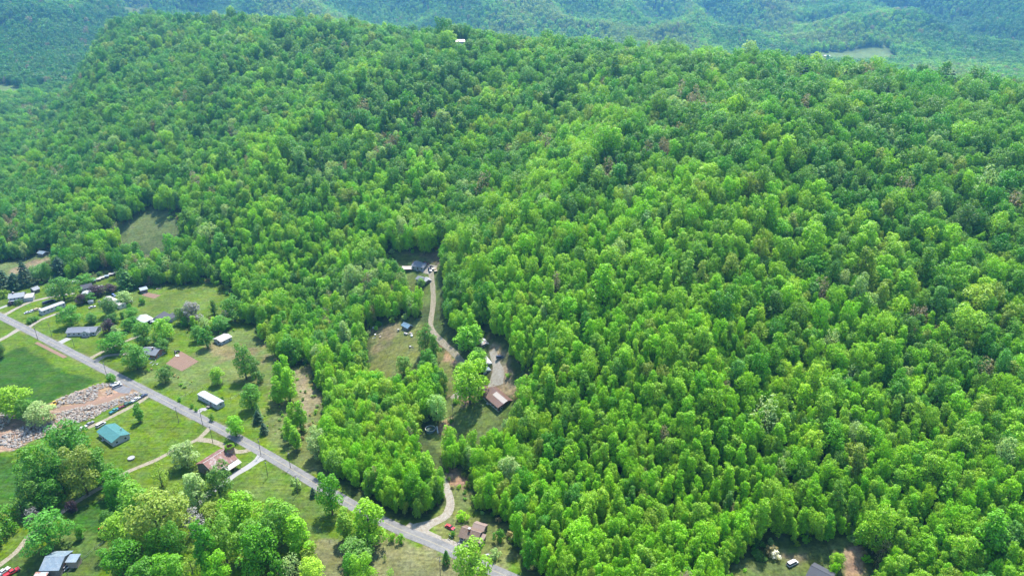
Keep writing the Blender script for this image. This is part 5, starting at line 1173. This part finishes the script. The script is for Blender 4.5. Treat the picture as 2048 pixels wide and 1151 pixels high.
def scatter(name, label, X_, Y_, Z_, S_, variants, var_i, joined):
    """one mass of plants: points carrying their own turn, size and kind, grown by geometry nodes"""
    nn = len(X_); me = bpy.data.meshes.new(name)
    me.vertices.add(nn); me.vertices.foreach_set('co', np.stack([X_, Y_, Z_], 1).ravel().astype(np.float32))
    a = me.attributes.new('turn', 'FLOAT_VECTOR', 'POINT'); tt = np.stack([g.normal(0, .06, nn), g.normal(0, .06, nn), g.uniform(0, 6.283, nn)], 1); a.data.foreach_set('vector', tt.ravel().astype(np.float32))
    a = me.attributes.new('size', 'FLOAT_VECTOR', 'POINT'); a.data.foreach_set('vector', S_.ravel().astype(np.float32))
    a = me.attributes.new('variety', 'INT', 'POINT'); a.data.foreach_set('value', np.asarray(var_i, dtype=np.int32))
    o = link(name, me); tag(o, label, None, None, 'stuff')
    ng = bpy.data.node_groups.new(name, 'GeometryNodeTree'); ng.interface.new_socket('Geometry', in_out='INPUT', socket_type='NodeSocketGeometry'); ng.interface.new_socket('Geometry', in_out='OUTPUT', socket_type='NodeSocketGeometry')
    N_, L_ = ng.nodes, ng.links; gi_, go = N_.new('NodeGroupInput'), N_.new('NodeGroupOutput'); jn = N_.new('GeometryNodeJoinGeometry')
    def na(nm, ty):
        q = N_.new('GeometryNodeInputNamedAttribute'); q.data_type = ty; q.inputs['Name'].default_value = nm; return q.outputs['Attribute']
    tu, si, va = na('turn', 'FLOAT_VECTOR'), na('size', 'FLOAT_VECTOR'), na('variety', 'INT')
    for k, me_ in enumerate(variants):
        src = bpy.data.objects.new('leafy_source', me_)
        oi = N_.new('GeometryNodeObjectInfo'); oi.inputs['Object'].default_value = src
        cmp_ = N_.new('FunctionNodeCompare'); cmp_.data_type = 'INT'; cmp_.operation = 'EQUAL'
        L_.new(va, cmp_.inputs[2]); cmp_.inputs[3].default_value = k
        ip = N_.new('GeometryNodeInstanceOnPoints'); L_.new(gi_.outputs[0], ip.inputs['Points']); L_.new(cmp_.outputs[0], ip.inputs['Selection'])
        L_.new(oi.outputs['Geometry'], ip.inputs['Instance']); L_.new(tu, ip.inputs['Rotation']); L_.new(si, ip.inputs['Scale']); L_.new(ip.outputs[0], jn.inputs[0])
    L_.new(jn.outputs[0], go.inputs[0])
    md = o.modifiers.new('grow', 'NODES'); md.node_group = ng
    return o
def whole(sid, sp):
    s = SHAPES[sid]; return np_mesh('leafy', [(s[3], s[4], 'leaf_'+sp), (s[5], s[6], 'bark')])
rest_i = [i for i in range(n) if i not in single]
vkeys = {}
for i in rest_i: vkeys.setdefault((shp[i], spc[i]), len(vkeys))
vi = [vkeys[(shp[i], spc[i])] for i in rest_i]
S_ = np.array([(rad[i]/SHAPES[shp[i]][2], rad[i]/SHAPES[shp[i]][2], hgt[i]/SHAPES[shp[i]][1]) for i in rest_i])*g.uniform(.86, 1.16, (len(rest_i), 3))
ri = np.array(rest_i)
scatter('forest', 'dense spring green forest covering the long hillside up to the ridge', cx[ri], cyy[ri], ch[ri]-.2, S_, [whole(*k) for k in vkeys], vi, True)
print('forest', n, 'varieties', len(vkeys))
# understorey along the wood edges and in the rough ground
nb = 42000
bx_, by_ = xy(g.uniform(180, 420, nb), g.uniform(-120, 800, nb)); bh = H(bx_, by_)
ok = in_view(bx_, by_, bh, 20, 40); bx_, by_, bh = bx_[ok], by_[ok], bh[ok]
inop = np.zeros(len(bx_), bool); ed = np.full(len(bx_), 1e9)
for k, pl in OPEN.items():
    inop |= inside(pl, bx_, by_); ed = np.minimum(ed, edge_dist(pl, bx_, by_))
brush = [wpoly(q) for q in ([(545,735),(630,728),(650,840),(632,882),(650,955),(600,930),(545,880),(520,840),(540,800)], [(872,928),(925,925),(940,965),(935,1000),(905,1000),(884,962)], [(360,650),(480,610),(500,640),(470,660),(400,690)], [(870,600),(885,600),(900,690),(925,735),(915,740),(868,660)], [(255,735),(330,740),(400,765),(372,790),(300,760)], [(-60,1010),(60,960),(140,960),(200,950),(150,990),(60,1050),(-60,1110)], [(850,862),(868,838),(884,806),(890,830),(880,900)])]
inb = np.zeros(len(bx_), bool)
for q in brush: inb |= inside(q, bx_, by_)
u_ = g.uniform(0, 1, len(bx_))
sel = ((~inop) & (ed < 9) & (u_ < .30)) | (inb & (u_ < .34)) | (inop & (ed < 3) & (u_ < .08))
lane_bad = np.zeros(len(bx_), bool)
for P, w in LANES:
    lane_bad |= np.min(np.hypot(bx_[:, None]-P[None, ::2, 0], by_[:, None]-P[None, ::2, 1]), 1) < w-1.5
for a, c, w in KO: lane_bad |= np.hypot(bx_-a, by_-c) < min(w, 7)
sel &= ~lane_bad; bx_, by_, bh = bx_[sel], by_[sel], bh[sel]; nb = len(bx_)
bk = [('bush0', 'mid'), ('bush1', 'bright'), ('bush2', 'olive'), ('bush0', 'dark'), ('bush1', 'pale'), ('bush2', 'straw')]
r_ = np.where(inb[sel], g.uniform(.3, 1.25, nb), g.uniform(.8, 2.6, nb)); S_ = np.stack([r_/1.9, r_/1.9, r_*g.uniform(.8, 1.5, nb)/3*1.3], 1)
scatter('undergrowth', 'low bushes and saplings along the wood edges and rough banks', bx_, by_, bh-.1, S_, [whole(*k) for k in bk], g.integers(0, 6, nb), False)
# far hills: looser, larger crowns
def far_points(x0, x1, y0, y1, st):
    a, b = np.meshgrid(np.arange(x0, x1, st), np.arange(y0, y1, st)); a, b = a.ravel(), b.ravel()
    a = a+g.uniform(-.48, .48, len(a))*st; b = b+g.uniform(-.48, .48, len(b))*st; return a, b
fx, fy = [], []
for (x0, x1, y0, y1, st) in [(-2200, 2600, 700, 1900, 9.5), (-2400, 2400, 1900, 3000, 11.5), (-3200, 3200, 3000, 4300, 15)]:
    a, b = far_points(x0, x1, y0, y1, st)
    s_, q_ = sq(a, b); hh_ = H(a, b); ok = in_view(a, b, hh_+10, 60, 60) & ((s_ > 700) | (q_ > 1640))
    a, b = a[ok], b[ok]
    for k in ('far_field', 'far_pasture', 'side_valley'):
        m_ = ~inside(OPEN[k], a, b); a, b = a[m_], b[m_]
    hh_ = H(a, b); m_ = ~hidden(a, b, hh_+20, 25); a, b = a[m_], b[m_]
    for kx, ky, kr in KO[np.hypot(KO[:, 0], KO[:, 1]) > 1200]:
        m_ = np.hypot(a-kx, b-ky) > kr; a, b = a[m_], b[m_]
    fx.append(a); fy.append(b)
fx, fy = np.concatenate(fx), np.concatenate(fy); fh = H(fx, fy); nf = len(fx)
fr = np.clip(g.normal(6.0, 1.0, nf), 4, 9)*np.where(fy > 3000, 1.45, np.where(fy > 1900, 1.12, .95)); fhh = fr*2.6+4
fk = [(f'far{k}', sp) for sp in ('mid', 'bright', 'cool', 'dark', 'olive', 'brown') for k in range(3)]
pw = np.array([.34, .22, .24, .10, .07, .03]); rdg = 1-np.abs(2*vnoise((fx-.2*fy)/240, (fy+.2*fx)/430, 47)-1); stand = .62*fbm(fx/160, fy/220, 131, 2)+.36*rdg+g.normal(0, .07, nf)-np.where((fx < -800) & (fy < 2500), .28, 0)  # painted shade: ridges lighter, folds darker; upper left hill darkened like cloud shadow
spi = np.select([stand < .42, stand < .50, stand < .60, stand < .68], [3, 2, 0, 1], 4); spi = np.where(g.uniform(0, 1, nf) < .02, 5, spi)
S_ = np.stack([fr/5.6, fr/5.6, fhh/18], 1)
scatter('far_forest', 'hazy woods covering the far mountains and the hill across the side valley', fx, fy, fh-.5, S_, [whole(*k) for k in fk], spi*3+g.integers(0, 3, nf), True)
print('far', nf, 'under', nb)

# ------------------------------------------------------------------ the air
m, nt, out = nodes_of('haze_air'); N, L = nt.nodes, nt.links
pv_ = N.new('ShaderNodeVolumePrincipled')
pv_.inputs['Color'].default_value = (.15, .47, .80, 1); pv_.inputs['Density'].default_value = .00018; pv_.inputs['Anisotropy'].default_value = .6
pv_.inputs['Density Attribute'].default_value = ''; pv_.inputs['Color Attribute'].default_value = ''; pv_.inputs['Temperature Attribute'].default_value = ''
L.new(pv_.outputs[0], out.inputs['Volume'])
zlo, zhi = float(Z.min())-3, max(float(Z.max())+40, CAM_Z+5)
hb = MB().box((0, 3200, (zlo+zhi)/2), (9700, 7600, zhi-zlo)).build('haze', m)
tag(hb, 'thin bluish air softening the far hills', None, None, 'stuff')
print('haze', zlo, zhi)
